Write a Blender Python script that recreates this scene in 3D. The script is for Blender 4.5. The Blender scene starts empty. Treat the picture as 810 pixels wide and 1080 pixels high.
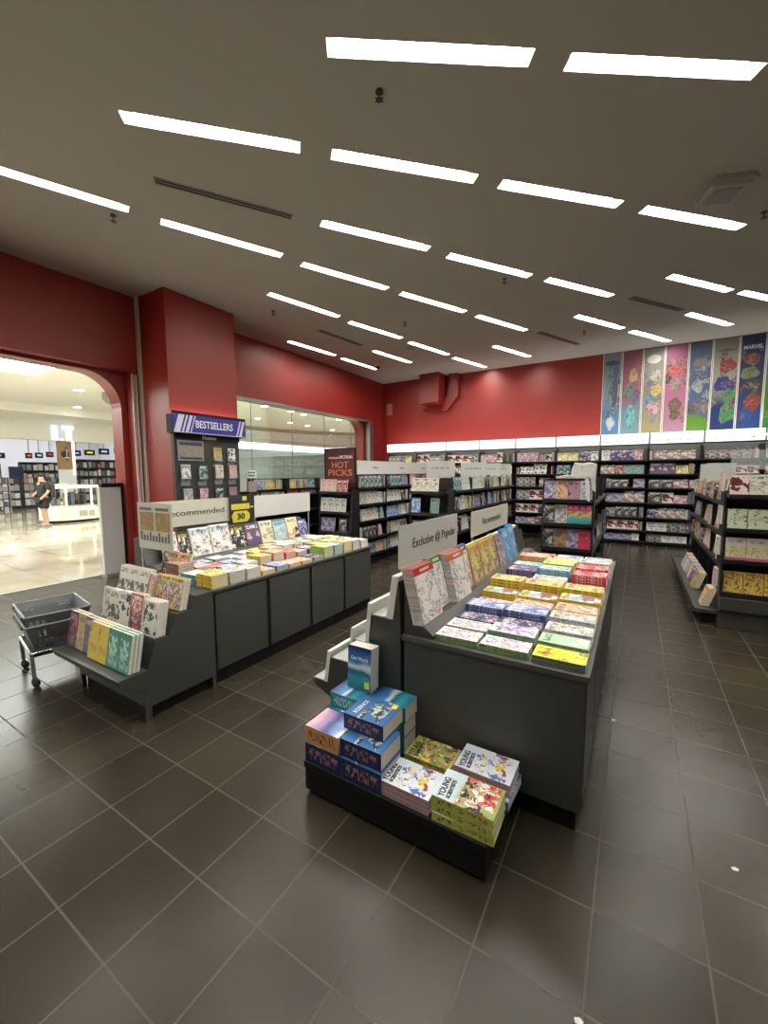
import bpy, math, random
from mathutils import Vector, Matrix, Euler
from mathutils.geometry import tessellate_polygon
random.seed(7)
SC = bpy.context.scene
COL = SC.collection
R = math.radians
# ------------------------------------------------------------------ camera
cd = bpy.data.cameras.new('camera'); cam = bpy.data.objects.new('camera', cd); COL.objects.link(cam)
yaw, pit, rol = R(31.392), R(5.481), R(-0.261)
f = Vector((-math.sin(yaw)*math.cos(pit), math.cos(yaw)*math.cos(pit), -math.sin(pit)))
r = Vector((math.cos(yaw), math.sin(yaw), 0)); u = r.cross(f)
r2 = r*math.cos(rol)+u*math.sin(rol); u2 = -r*math.sin(rol)+u*math.cos(rol)
m = Matrix((r2, u2, -f)).transposed().to_4x4(); m.translation = (0, 0, 1.65)
cam.matrix_world = m
cd.sensor_fit = 'VERTICAL'; cd.sensor_height = 24.0; cd.lens = 24.0*433.55/1080; cd.clip_start = .05; cd.clip_end = 200
SC.camera = cam
# ------------------------------------------------------------------ world and exposure
W = bpy.data.worlds.new('world'); SC.world = W; W.use_nodes = True
W.node_tree.nodes['Background'].inputs[0].default_value = (.55, .6, .65, 1)
W.node_tree.nodes['Background'].inputs[1].default_value = .02
SC.view_settings.view_transform = 'Standard'; SC.view_settings.look = 'None'
SC.view_settings.gamma = 1; SC.view_settings.use_curve_mapping = False
SC.view_settings.exposure = 0.15
SC.cycles.use_denoising = True; SC.cycles.max_bounces = 8; SC.cycles.diffuse_bounces = 5
SC.cycles.sample_clamp_indirect = 4; SC.cycles.caustics_reflective = False; SC.cycles.caustics_refractive = False
CEIL_LAMP = 66.0      # ceiling slot diffusers
MALL_LAMP = 13.0       # luminous mall ceiling, seen and added panels
HEAD_LAMP = 0.85       # lit headers of the wall shelving

# ------------------------------------------------------------------ materials
MATS = {}
def nt(name):
    mt = bpy.data.materials.new(name); mt.use_nodes = True
    return mt, mt.node_tree.nodes, mt.node_tree.links, mt.node_tree.nodes['Principled BSDF']
def mat(name, col, rough=.5, metal=0, noise=0, nscale=8, bump=0, spec=.5, coat=0):
    if name in MATS: return MATS[name]
    mt, N, L, P = nt(name)
    P.inputs['Base Color'].default_value = (*col, 1); P.inputs['Roughness'].default_value = rough
    P.inputs['Metallic'].default_value = metal; P.inputs['Specular IOR Level'].default_value = spec
    P.inputs['Coat Weight'].default_value = coat
    tc = N.new('ShaderNodeTexCoord'); n = N.new('ShaderNodeTexNoise'); n.inputs['Scale'].default_value = nscale
    n.inputs['Detail'].default_value = 4
    L.new(tc.outputs['Object'], n.inputs['Vector'])
    if noise:
        mx = N.new('ShaderNodeMix'); mx.data_type = 'RGBA'
        mx.inputs[6].default_value = (*[c*(1-noise) for c in col], 1); mx.inputs[7].default_value = (*[min(1, c*(1+noise)) for c in col], 1)
        L.new(n.outputs['Fac'], mx.inputs[0]); L.new(mx.outputs[2], P.inputs['Base Color'])
    if bump:
        b = N.new('ShaderNodeBump'); b.inputs['Strength'].default_value = bump; b.inputs['Distance'].default_value = .01
        L.new(n.outputs['Fac'], b.inputs['Height']); L.new(b.outputs[0], P.inputs['Normal'])
    MATS[name] = mt; return mt
def emis(name, col, s):
    if name in MATS: return MATS[name]
    mt, N, L, P = nt(name)
    P.inputs['Base Color'].default_value = (*[c*.8 for c in col], 1)
    P.inputs['Emission Color'].default_value = (*col, 1); P.inputs['Emission Strength'].default_value = s
    MATS[name] = mt; return mt
def ramp(N, stops, interp='CONSTANT'):
    c = N.new('ShaderNodeValToRGB'); c.color_ramp.interpolation = interp
    e = c.color_ramp.elements
    e[0].position = stops[0][0]; e[0].color = (*stops[0][1], 1)
    e[1].position = stops[1][0]; e[1].color = (*stops[1][1], 1)
    for p, k in stops[2:]:
        x = e.new(p); x.color = (*k, 1)
    return c
def math_node(N, L, op, a, b=None, c=None):
    n = N.new('ShaderNodeMath'); n.operation = op
    for i, v in enumerate((a, b, c)):
        if v is None: continue
        if isinstance(v, (int, float)): n.inputs[i].default_value = v
        else: L.new(v, n.inputs[i])
    return n.outputs[0]
def mixc(N, L, fac, a, b):
    n = N.new('ShaderNodeMix'); n.data_type = 'RGBA'
    for s, v in ((0, fac), (6, a), (7, b)):
        if isinstance(v, (int, float)): n.inputs[s].default_value = v
        elif isinstance(v, tuple): n.inputs[s].default_value = (*v, 1)
        else: L.new(v, n.inputs[s])
    return n.outputs[2]
G = (.46, .46, .46)
def cover(name, base, pal, spine=None, title=(.1, .1, .1), art=(.06, .7), k=3.2, thr=.42, band=(.77, .92), vr=None,
          topband=None, botband=None, fine=.35, blocks=False, spt=None, tscale=(22, 9)):
    """printed book cover: background, patches of illustration, rows of small title marks, spine print"""
    mt, N, L, P = nt(name)
    sd = random.random()*50
    uv = N.new('ShaderNodeUVMap'); uv.uv_map = 'UVMap'
    sp = N.new('ShaderNodeSeparateXYZ'); L.new(uv.outputs[0], sp.inputs[0])
    U, V = sp.outputs[0], sp.outputs[1]
    def vec(sx, sy, off=0):
        mp = N.new('ShaderNodeMapping'); mp.inputs['Scale'].default_value = (sx, sy, 1)
        mp.inputs['Location'].default_value = (sd+off, sd*1.7+off, sd)
        L.new(uv.outputs[0], mp.inputs[0]); return mp.outputs[0]
    def rng(x, lo, hi):
        return math_node(N, L, 'MULTIPLY', math_node(N, L, 'GREATER_THAN', x, lo), math_node(N, L, 'LESS_THAN', x, hi))
    n = len(pal)
    if k >= 3 and not blocks: k *= (1.2 if 'toy' in name or name in ('cover_greyblack', 'cover_palegrey', 'cover_whiteplain', 'cover_science') else 1.6); thr += .02
    vo = N.new('ShaderNodeTexVoronoi'); vo.inputs['Scale'].default_value = k
    if blocks: vo.distance = 'CHEBYCHEV'; vo.inputs['Randomness'].default_value = .35
    ds = N.new('ShaderNodeTexNoise'); ds.inputs['Scale'].default_value = 4; ds.inputs['Detail'].default_value = 2
    L.new(vec(1, 1.35, 3), ds.inputs['Vector'])
    av = N.new('ShaderNodeVectorMath'); av.operation = 'MULTIPLY_ADD'
    L.new(ds.outputs['Color'], av.inputs[0]); av.inputs[1].default_value = (0, 0, 0) if blocks else (.45, .45, 0)
    L.new(vec(1, 1.35), av.inputs[2]); L.new(av.outputs[0], vo.inputs['Vector'])
    s1 = N.new('ShaderNodeSeparateColor'); L.new(vo.outputs['Color'], s1.inputs[0])
    rp = ramp(N, [(i/n, pal[i]) for i in range(n)] if n > 1 else [(0, pal[0]), (.5, pal[0])]); L.new(s1.outputs[0], rp.inputs[0])
    v2 = N.new('ShaderNodeTexVoronoi'); v2.inputs['Scale'].default_value = k*3.1; L.new(av.outputs[0], v2.inputs['Vector'])
    s2 = N.new('ShaderNodeSeparateColor'); L.new(v2.outputs['Color'], s2.inputs[0])
    rp2 = ramp(N, [(i/n, pal[n-1-i]) for i in range(n)] if n > 1 else [(0, pal[0]), (.5, pal[0])]); L.new(s2.outputs[1], rp2.inputs[0])
    artc = mixc(N, L, math_node(N, L, 'LESS_THAN', s2.outputs[2], fine), rp.outputs[0], rp2.outputs[0])
    nm = N.new('ShaderNodeTexNoise'); nm.inputs['Scale'].default_value = 2.4; nm.inputs['Detail'].default_value = 1.5; L.new(vec(1, 1.3, 9), nm.inputs['Vector'])
    msk = math_node(N, L, 'MULTIPLY', rng(V, *art), math_node(N, L, 'GREATER_THAN', nm.outputs['Fac'], thr))
    bg = base
    if vr:
        vrp = ramp(N, vr, 'EASE'); w = math_node(N, L, 'MULTIPLY_ADD', nm.outputs['Fac'], .25, V); w = math_node(N, L, 'SUBTRACT', w, .12)
        L.new(w, vrp.inputs[0]); bg = vrp.outputs[0]
    c = mixc(N, L, msk, bg, artc)
    if topband: c = mixc(N, L, math_node(N, L, 'GREATER_THAN', V, topband[0]), c, topband[1])
    if botband: c = mixc(N, L, math_node(N, L, 'LESS_THAN', V, botband[0]), c, botband[1])
    if band:
        tn = N.new('ShaderNodeTexNoise'); tn.inputs['Scale'].default_value = 1; tn.inputs['Detail'].default_value = 0
        L.new(vec(tscale[0], tscale[1], 5), tn.inputs['Vector'])
        tm = math_node(N, L, 'MULTIPLY', math_node(N, L, 'GREATER_THAN', tn.outputs['Fac'], .5), math_node(N, L, 'MULTIPLY', rng(V, *band), rng(U, .12, .88)))
        c = mixc(N, L, tm, c, title)
    spine = spine or base
    sn = N.new('ShaderNodeTexNoise'); sn.inputs['Scale'].default_value = 1; sn.inputs['Detail'].default_value = 0
    L.new(vec(5, 26, 7), sn.inputs['Vector'])
    sm = math_node(N, L, 'MULTIPLY', math_node(N, L, 'GREATER_THAN', sn.outputs['Fac'], .55), math_node(N, L, 'MULTIPLY', rng(U, -.8, -.22), rng(V, .1, .9)))
    sc = mixc(N, L, sm, spine, spt or title)
    c = mixc(N, L, math_node(N, L, 'LESS_THAN', U, -.001), c, sc)
    L.new(c, P.inputs['Base Color']); P.inputs['Roughness'].default_value = .36
    return mt

def mk_tile():
    mt, N, L, P = nt('dark_floor_tiles')
    tc = N.new('ShaderNodeTexCoord'); mp = N.new('ShaderNodeMapping')
    s = .3488; mp.inputs['Location'].default_value = (2.156/s, -.559/s, 0); mp.inputs['Scale'].default_value = (1/s, 1/s, 1)
    L.new(tc.outputs['Object'], mp.inputs[0])
    b = N.new('ShaderNodeTexBrick'); b.offset = 0; b.inputs['Scale'].default_value = 1
    b.inputs['Brick Width'].default_value = 1; b.inputs['Row Height'].default_value = 1
    b.inputs['Mortar Size'].default_value = .012; b.inputs['Mortar Smooth'].default_value = .3
    b.inputs['Color1'].default_value = (.025, .0205, .0138, 1); b.inputs['Color2'].default_value = (.038, .032, .022, 1)
    b.inputs['Mortar'].default_value = (.068, .062, .049, 1)
    L.new(mp.outputs[0], b.inputs['Vector'])
    n = N.new('ShaderNodeTexNoise'); n.inputs['Scale'].default_value = 2.2; n.inputs['Detail'].default_value = 6; L.new(tc.outputs['Object'], n.inputs['Vector'])
    n2 = N.new('ShaderNodeTexNoise'); n2.inputs['Scale'].default_value = 60; n2.inputs['Detail'].default_value = 3; L.new(tc.outputs['Object'], n2.inputs['Vector'])
    rp = ramp(N, [(.3, (.82, .82, .82)), (.72, (1.2, 1.2, 1.2))], 'LINEAR'); L.new(n.outputs['Fac'], rp.inputs[0])
    mx = N.new('ShaderNodeMix'); mx.data_type = 'RGBA'; mx.blend_type = 'MULTIPLY'; mx.inputs[0].default_value = 1
    L.new(b.outputs['Color'], mx.inputs[6]); L.new(rp.outputs[0], mx.inputs[7]); L.new(mx.outputs[2], P.inputs['Base Color'])
    ro = math_node(N, L, 'MULTIPLY_ADD', n.outputs['Fac'], .05, .235); ro = math_node(N, L, 'MULTIPLY_ADD', b.outputs['Fac'], .3, ro)
    L.new(ro, P.inputs['Roughness']); P.inputs['Specular IOR Level'].default_value = .26
    h = math_node(N, L, 'MULTIPLY', b.outputs['Fac'], -1.0)
    bp = N.new('ShaderNodeBump'); bp.inputs['Strength'].default_value = .12; bp.inputs['Distance'].default_value = .003
    L.new(h, bp.inputs['Height']); L.new(bp.outputs[0], P.inputs['Normal'])
    return mt
def mk_marble():
    mt, N, L, P = nt('cream_marble')
    tc = N.new('ShaderNodeTexCoord'); n = N.new('ShaderNodeTexNoise'); n.inputs['Scale'].default_value = .9; n.inputs['Detail'].default_value = 8; n.inputs['Distortion'].default_value = 1.2
    L.new(tc.outputs['Object'], n.inputs['Vector'])
    rp = ramp(N, [(.25, (.36, .31, .22)), (.5, (.52, .47, .37)), (.75, (.64, .60, .50))], 'LINEAR'); L.new(n.outputs['Fac'], rp.inputs[0])
    b = N.new('ShaderNodeTexBrick'); b.offset = 0; b.inputs['Scale'].default_value = 1; b.inputs['Brick Width'].default_value = .9; b.inputs['Row Height'].default_value = .9
    b.inputs['Mortar Size'].default_value = .006; b.inputs['Color1'].default_value = (1, 1, 1, 1); b.inputs['Color2'].default_value = (.86, .84, .8, 1); b.inputs['Mortar'].default_value = (.55, .5, .4, 1)
    L.new(tc.outputs['Object'], b.inputs['Vector'])
    mx = N.new('ShaderNodeMix'); mx.data_type = 'RGBA'; mx.blend_type = 'MULTIPLY'; mx.inputs[0].default_value = 1
    L.new(rp.outputs[0], mx.inputs[6]); L.new(b.outputs['Color'], mx.inputs[7]); L.new(mx.outputs[2], P.inputs['Base Color'])
    P.inputs['Roughness'].default_value = .07; P.inputs['Specular IOR Level'].default_value = .6
    return mt
def mk_glass(name='clear_glass', tint=(.93, .97, .95), refl=.5):
    mt = bpy.data.materials.new(name); mt.use_nodes = True
    N, L = mt.node_tree.nodes, mt.node_tree.links; N.clear()
    o = N.new('ShaderNodeOutputMaterial'); t = N.new('ShaderNodeBsdfTransparent'); t.inputs[0].default_value = (*tint, 1)
    g = N.new('ShaderNodeBsdfGlossy'); g.inputs['Roughness'].default_value = .02
    fr = N.new('ShaderNodeFresnel'); fr.inputs[0].default_value = 1.45; mx = N.new('ShaderNodeMixShader')
    L.new(math_node(N, L, 'MULTIPLY', fr.outputs[0], refl), mx.inputs[0]); L.new(t.outputs[0], mx.inputs[1]); L.new(g.outputs[0], mx.inputs[2]); L.new(mx.outputs[0], o.inputs[0])
    return mt
def mk_acrylic(name, col, a=.55, rough=.25):
    mt, N, L, P = nt(name); P.inputs['Base Color'].default_value = (*col, 1); P.inputs['Roughness'].default_value = rough; P.inputs['Alpha'].default_value = a
    MATS[name] = mt; return mt

RED = mat('red_paint', (.27, .020, .017), .42, noise=.05, nscale=3, bump=.04)
REDD = mat('red_trim_paint', (.27, .026, .021), .35, noise=.05)
CEILM = mat('ceiling_paint', (.52, .51, .465), .8, noise=.03, nscale=40, bump=.05)
LAM = mat('grey_laminate', (.044, .045, .040), .45, noise=.05, nscale=30)
LAMD = mat('grey_laminate_top', (.062, .063, .057), .4, noise=.05, nscale=30)
BLK = mat('black_board', (.004, .004, .004), .6, noise=.1, spec=.25)
SHLF = mat('shelf_steel_dark', (.011, .011, .0105), .4, noise=.08)
GAPM = mat('joint_black', (.006, .006, .006), .7)
WHT = mat('white_board', (.78, .78, .74), .4, noise=.03)
PAPER = mat('paper_pages', (.74, .70, .60), .7, noise=.14, nscale=90)
CREAM = mat('cream_plaster', (.78, .72, .60), .6, noise=.03)
GREYW = mat('grey_plastic', (.20, .21, .22), .42, noise=.05)
CHROME = mat('chrome', (.8, .8, .8), .18, metal=1)
STEEL = mat('brushed_steel', (.35, .36, .36), .4, metal=.6)
RUB = mat('black_rubber', (.012, .012, .012), .6)
TRIMW = mat('pale_rail', (.75, .70, .64), .35)
WOOD = mat('wood_veneer', (.33, .2, .09), .5, noise=.3, nscale=5)
TXTK = mat('text_black', (.02, .02, .022), .5)
TXTW = mat('text_white', (.88, .88, .88), .5)
NAVY = mat('navy_panel', (.02, .035, .09), .5)
BOOTH = mat('booth_white', (.82, .80, .72), .3, noise=.03)
GLASS = mk_glass()
ACR = mk_acrylic('frosted_acrylic', (.66, .68, .64), .78)
ACRC = mk_acrylic('clear_acrylic', (.75, .80, .80), .28, .1)
TILE = mk_tile(); MARBLE = mk_marble()

# ------------------------------------------------------------------ mesh helpers
class MB:
    def __init__(s): s.v = []; s.f = []; s.m = []; s.uv = []
    def face(s, pts, mi=0, uv=None):
        i = len(s.v); s.v += [tuple(p) for p in pts]; s.f.append(tuple(range(i, i+len(pts)))); s.m.append(mi); s.uv.append(uv)
    def hexa(s, p, mi=0):   # p: 8 corners, bottom 4 ccw, top 4 ccw
        i = len(s.v); s.v += [tuple(q) for q in p]
        for a in ((0, 3, 2, 1), (4, 5, 6, 7), (0, 1, 5, 4), (1, 2, 6, 5), (2, 3, 7, 6), (3, 0, 4, 7)):
            s.f.append(tuple(i+j for j in a)); s.m.append(mi); s.uv.append(None)
        return s
    def box(s, x0, y0, z0, x1, y1, z1, mi=0, M=None):
        p = [(x0, y0, z0), (x1, y0, z0), (x1, y1, z0), (x0, y1, z0), (x0, y0, z1), (x1, y0, z1), (x1, y1, z1), (x0, y1, z1)]
        if M: p = [M @ Vector(q) for q in p]
        return s.hexa(p, mi)
    def prism(s, poly, ax, a, b, mi=0, M=None):
        """poly: 2-D outline in the plane across axis ax (other two axes in xyz order)"""
        def P(q, t):
            v = {0: (t, q[0], q[1]), 1: (q[0], t, q[1]), 2: (q[0], q[1], t)}[ax]
            return tuple(M @ Vector(v)) if M else v
        i = len(s.v); n = len(poly)
        s.v += [P(q, a) for q in poly]+[P(q, b) for q in poly]
        area = sum(poly[k][0]*poly[(k+1) % n][1]-poly[(k+1) % n][0]*poly[k][1] for k in range(n))
        flip = (area < 0) ^ (ax == 1)
        for t in tessellate_polygon([[Vector((q[0], q[1], 0)) for q in poly]]):
            c = [poly[k] for k in t]
            ar = (c[1][0]-c[0][0])*(c[2][1]-c[0][1])-(c[2][0]-c[0][0])*(c[1][1]-c[0][1])
            t = tuple(t) if (ar > 0) ^ (ax == 1) else tuple(reversed(t))
            s.f.append(tuple(i+n+k for k in t)); s.f.append(tuple(i+k for k in reversed(t))); s.m += [mi, mi]; s.uv += [None, None]
        for k in range(n):
            j = (k+1) % n; q = (i+k, i+j, i+n+j, i+n+k)
            s.f.append(tuple(reversed(q)) if flip else q); s.m.append(mi); s.uv.append(None)
        return s
    def cyl(s, p0, p1, r0, r1=None, n=12, mi=0):
        r1 = r0 if r1 is None else r1
        p0, p1 = Vector(p0), Vector(p1); d = (p1-p0).normalized(); a = d.orthogonal().normalized(); b = d.cross(a)
        i = len(s.v)
        for p, rr in ((p0, r0), (p1, r1)):
            for k in range(n):
                t = 2*math.pi*k/n; s.v.append(tuple(p+(a*math.cos(t)+b*math.sin(t))*rr))
        for k in range(n):
            j = (k+1) % n; s.f.append((i+k, i+j, i+n+j, i+n+k)); s.m.append(mi); s.uv.append(None)
        s.f.append(tuple(i+k for k in reversed(range(n)))); s.f.append(tuple(i+n+k for k in range(n))); s.m += [mi, mi]; s.uv += [None, None]
        return s
    def tube(s, pts, r0, n=8, mi=0):
        for a, b in zip(pts[:-1], pts[1:]): s.cyl(a, b, r0, n=n, mi=mi)
        return s
    def mesh(s, name, mats):
        me = bpy.data.meshes.new(name); me.from_pydata(s.v, [], s.f)
        for mm in (mats if isinstance(mats, (list, tuple)) else [mats]): me.materials.append(mm)
        for i, p in enumerate(me.polygons): p.material_index = s.m[i]
        if any(s.uv):
            ul = me.uv_layers.new(name='UVMap')
            for p, q in zip(me.polygons, s.uv):
                if q:
                    for li, c in zip(p.loop_indices, q): ul.data[li].uv = c
        me.update(); return me
    def build(s, name, mats, parent=None, bevel=0, loc=None):
        o = bpy.data.objects.new(name, s.mesh(name, mats)); COL.objects.link(o)
        if parent: o.parent = parent
        if loc: o.location = loc
        if bevel:
            b = o.modifiers.new('bevel', 'BEVEL'); b.width = bevel; b.segments = 2; b.limit_method = 'ANGLE'
        return o
def tag(o, label=None, cat=None, group=None, kind=None):
    if label: o['label'] = label
    if cat: o['category'] = cat
    if group: o['group'] = group
    if kind: o['kind'] = kind
    return o
def thing(name, label, cat, loc=(0, 0, 0), group=None, rz=0):
    o = bpy.data.objects.new(name, None); COL.objects.link(o); o.location = loc; o.rotation_euler = (0, 0, rz)
    return tag(o, label, cat, group)
def struct(o, label=None): return tag(o, label, kind='structure')
def text(body, size, mt, M, parent=None, name='lettering', width=None, depth=.001, align='CENTER', bold=0.0, label=None, font_z=None):
    c = bpy.data.curves.new('t', 'FONT'); c.body = body; c.size = size; c.extrude = depth; c.offset = bold
    c.align_x = align; c.align_y = 'CENTER'; c.resolution_u = 3
    t = bpy.data.objects.new('t', c); COL.objects.link(t)
    dg = bpy.context.evaluated_depsgraph_get(); dg.update()
    me = bpy.data.meshes.new_from_object(t.evaluated_get(dg)); bpy.data.objects.remove(t)
    me.materials.clear(); me.materials.append(mt)
    xs = [v.co.x for v in me.vertices]
    if width and xs:
        k = width/(max(xs)-min(xs)); me.transform(Matrix.Diagonal((k, 1, 1, 1)))
    o = bpy.data.objects.new(name, me); COL.objects.link(o)
    if parent: o.parent = parent
    o.matrix_local = M
    if label: o['label'] = label
    return o
def frame(origin, x, y):
    """matrix with local x, y in world and z = x cross y"""
    x = Vector(x).normalized(); y = Vector(y).normalized(); z = x.cross(y)
    M = Matrix((x, y, z)).transposed().to_4x4(); M.translation = Vector(origin); return M
ORD = ['', 'first', 'second', 'third', 'fourth', 'fifth', 'sixth', 'seventh', 'eighth', 'ninth', 'tenth', 'eleventh', 'twelfth', 'thirteenth', 'fourteenth', 'fifteenth', 'sixteenth', 'seventeenth', 'eighteenth', 'nineteenth', 'twentieth']

# ================================================================== structure
CZ = 4.42; LX = -6.9; BY = 11.3; RX = 4.6; FY = -3.6
fl = MB(); fl.box(-7.4, FY, -.1, RX, BY+.3, 0); struct(fl.build('floor', TILE))
fm = MB(); fm.box(-34, -14, -.1, -7.4, 44, 0); struct(fm.build('floor', MARBLE), 'cream polished marble floor of the mall')
th = MB(); th.box(-7.43, FY, 0, -7.37, 3.6, .006); struct(th.build('trim_1', STEEL), 'metal threshold strip between dark tiles and marble')

# ceiling slots: centre x, y, angle
LIGHTS = []
seg = [(-1.806,2.319,-.718,3.066,34.5),(-.498,3.238,.634,4.011,34.5),(-3.507,1.901,-2.556,2.822,44.6),(-2.349,3.059,-1.403,3.978,44.6),(-1.208,4.202,-.241,5.142,44.6),
(-.048,5.35,.96,6.387,45.2),(-5.2,1.27,-4.644,2.537,66),(-4.556,2.84,-3.955,4.021,63.5),(-3.083,3.774,-2.288,4.877,54.5),(-3.883,4.344,-3.296,5.567,64.4),(-4.937,4.774,-4.611,6.071,75.5),
(-6.348,6.664,-6.162,7.944,82),(-6.187,8.31,-6.045,9.598,84),(-4.603,6.401,-4.227,7.709,74),(-5.188,8.201,-4.961,9.496,79.5),(-3.205,5.816,-2.609,7.071,64.6),(-4.209,8.011,-3.872,9.392,75.5),
(-2.148,5.145,-1.37,6.312,55.6),(-3.867,9.68,-3.481,10.99,73.6),(-2.512,7.334,-1.914,8.628,65.2),(-2.764,9.231,-2.267,10.596,69),(-1.202,6.517,-.403,7.687,55.7),(-1.026,8.266,-.278,9.53,59.8),
(-.201,9.705,.556,11.014,60),(.277,7.306,1.198,8.488,52.4),(.642,9.158,1.517,10.475,56.4),(1.305,8.594,2.17,9.65,51.5)]
for a, b, c, d, g in seg:
    LIGHTS.append(((a+c)/2-.05*math.sin(R(g)), (b+d)/2+.05*math.cos(R(g)), g))
NVIS = len(LIGHTS)
LIGHTS += [(.9, 1.9, 25), (1.9, 4.6, 34), (2.3, 7.3, 44), (-1.3, .55, 25), (-3.3, .2, 36), (-.2, -1.0, 15), (2.2, .6, 16), (3.2, 3.2, 25), (3.6, 6.3, 34), (3.4, 9.4, 44), (-5.6, -.6, 58), (-2.6, -1.8, 25)]  # unseen lamps added beyond the frame so the front floor gets light
def slot_pts(c, hl=.685, hw=.065):
    x, y, g = c; cg, sg = math.cos(R(g)), math.sin(R(g))
    return [(x+a*cg-b*sg, y+a*sg+b*cg) for a, b in ((-hl, -hw), (hl, -hw), (hl, hw), (-hl, hw))]
def holed(outer, holes):
    loops = [[Vector((p[0], p[1], 0)) for p in outer]]+[[Vector((p[0], p[1], 0)) for p in h] for h in holes]
    flat = [p for l in loops for p in l]
    return flat, tessellate_polygon(loops)
ce = MB()
outer = [(LX-.5, FY), (RX, FY), (RX, BY+.2), (LX-.5, BY+.2)]
# split the ceiling in cells of one hole each so that the holes triangulate cleanly: use one polygon with all holes
flat, tris = holed(outer, [list(reversed(slot_pts(c))) for c in LIGHTS])
for t in tris:
    p = [flat[k] for k in t]
    if (p[1]-p[0]).cross(p[2]-p[0]).z > 0: p.reverse()
    ce.face([(q.x, q.y, CZ) for q in p])
ce.box(LX-.5, FY, CZ+.2, RX, BY+.2, CZ+.3)
struct(ce.build('ceiling', CEILM))
DIFF = emis('lamp_diffuser', (1, .965, .90), CEIL_LAMP)
HOUS = mat('lamp_housing', (.80, .76, .64), .5)
lab_rows = {}
def lamp(i, c):
    x, y, g = c; vis = i < NVIS
    o = thing('ceiling_light', LAMP_LABELS[i] if vis else 'unseen strip light added outside the picture, '+['by the right aisle', 'over the right aisle middle', 'over the cookbook shelving', 'above the camera spot', 'above the trolley', 'behind the camera spot', 'right behind the camera spot', 'near the right wall', 'by the right wall middle', 'by the far right wall', 'above the mall threshold', 'left behind the camera spot'][i-NVIS], 'ceiling light', (x, y, CZ), 'slanted recessed strip lights', R(g))
    h = MB()
    for s in (-1, 1):
        h.box(-.685, s*.065-.002, 0, .685, s*.065+.002, .11); h.box(s*.685-.002, -.067, 0, s*.685+.002, .067, .11)
    h.box(-.687, -.067, .11, .687, .067, .114)
    h.build('housing', HOUS, o)
    d = MB(); d.box(-.61, -.055, .062, .61, .055, .068); d.build('diffuser', DIFF, o)
LAMP_LABELS = ['large white strip light at top centre of the ceiling', 'large white strip light nearest the upper right corner', 'long white strip light above and left of the long slot vent',
'strip light just below the hanging sprinkler, upper middle', 'strip light second from left in the row ending at the access box', 'strip light just below the square ceiling box on the right',
'strip light cut by the left edge of the picture', 'strip light below the long slot vent beside the red column', 'strip light in the middle, between two longer brighter ones', 'strip light below and left of the middle one, fourth row',
'strip light nearest the top of the red column', 'small far strip light closest to the red window wall', 'small far strip light closest to the back left corner', 'small strip light left of the round ceiling detector', 'tiny strip light by the corner duct box, left side',
'strip light above the second far slot vent, centre', 'tiny strip light just above the red duct box', 'strip light right of centre beside a small sprinkler', 'tiny strip light nearest the red duct elbow', 'strip light in centre right, between the sprinkler and back wall',
'tiny strip light touching the back wall glow, right of duct', 'strip light above right, halfway to the character banners', 'short looking strip light left of the banners', 'strip light directly above the leftmost banner', 'strip light at right, above the small slot vent', 'strip light directly above the middle banners', 'strip light cut off by the right edge']
for i, c in enumerate(LIGHTS): lamp(i, c)

# left wall: outer skin, arched inner frame
def holed_panel(b, outer, holes, x0, x1, mi=0):
    flat, tris = holed(outer, holes)
    for t in tris:
        p = [flat[k] for k in t]
        if (p[1]-p[0]).cross(p[2]-p[0]).z < 0: p.reverse()
        b.face([(x1, q.x, q.y) for q in p], mi); b.face([(x0, q.x, q.y) for q in reversed(p)], mi)
    for lp in [outer]+holes:
        n = len(lp)
        for k in range(n):
            a, c = lp[k], lp[(k+1) % n]; b.face([(x0, *a), (x0, *c), (x1, *c), (x1, *a)], mi)
def arc(cx, cz, rad, a0, a1, n=10):
    return [(cx+rad*math.cos(R(a0+(a1-a0)*k/n)), cz+rad*math.sin(R(a0+(a1-a0)*k/n))) for k in range(n+1)]
wl = MB()
out = [(FY, 0), (-2.0, 0), (-2.0, 3.25), (3.62, 3.25), (3.62, 0), (BY, 0), (BY, CZ), (FY, CZ)]
holed_panel(wl, out, [[(5.1, .5), (5.1, 3.2), (10.55, 3.2), (10.55, .5)]], LX-.16, LX)
out2 = [(FY, 0), (-2.0, 0), (-2.0, 3.2)]+arc(3.53-.5, 3.2-.5, .5, 90, 0)+[(3.53, 0), (BY, 0), (BY, CZ), (FY, CZ)]
holed_panel(wl, out2, [[(5.1, .55), (5.1, 3.2)]+arc(10.38-.45, 3.2-.45, .45, 90, 0)+[(10.38, .55)]], LX-.46, LX-.16, 1)
wl.box(LX-.02, 3.63, 3.25, LX+.001, 3.635, CZ-.01)
struct(wl.build('wall_left', [RED, REDD]))
cb = MB(); cb.box(LX, 3.765, 0, -6.13, 5.03, CZ); struct(cb.build('wall_pilaster', RED, bevel=.004), 'square red column standing out from the left wall')
tr = MB()
for dx in (0, .045): tr.box(LX+.01+dx, 3.735, 0, LX+.042+dx, 3.765, CZ)
struct(tr.build('trim_2', TRIMW), 'pale double rail in the corner of the red column')
tr = MB()
for dy in (0, .045): tr.box(LX, 3.625+dy, 0, LX+.03, 3.657+dy, 3.22)
struct(tr.build('trim_3', TRIMW), 'pale double rail beside the mall opening')
tr = MB(); tr.box(LX-.14, 5.1, 3.16, LX+.015, 10.55, 3.2); tr.box(LX-.14, 10.48, .5, LX+.015, 10.52, 3.16); tr.box(LX-.14, 10.62, .02, LX+.02, 10.64, 3.2); struct(tr.build('trim_4', STEEL), 'grey metal frame of the shop window')
wb = MB(); wb.box(LX-.5, BY, 0, RX, BY+.2, CZ)
wb.box(-5.47, BY-.002, 2.56, -5.465, BY, 3.4); wb.box(-3.0, BY-.001, 2.56, -2.997, BY, CZ)
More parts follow.
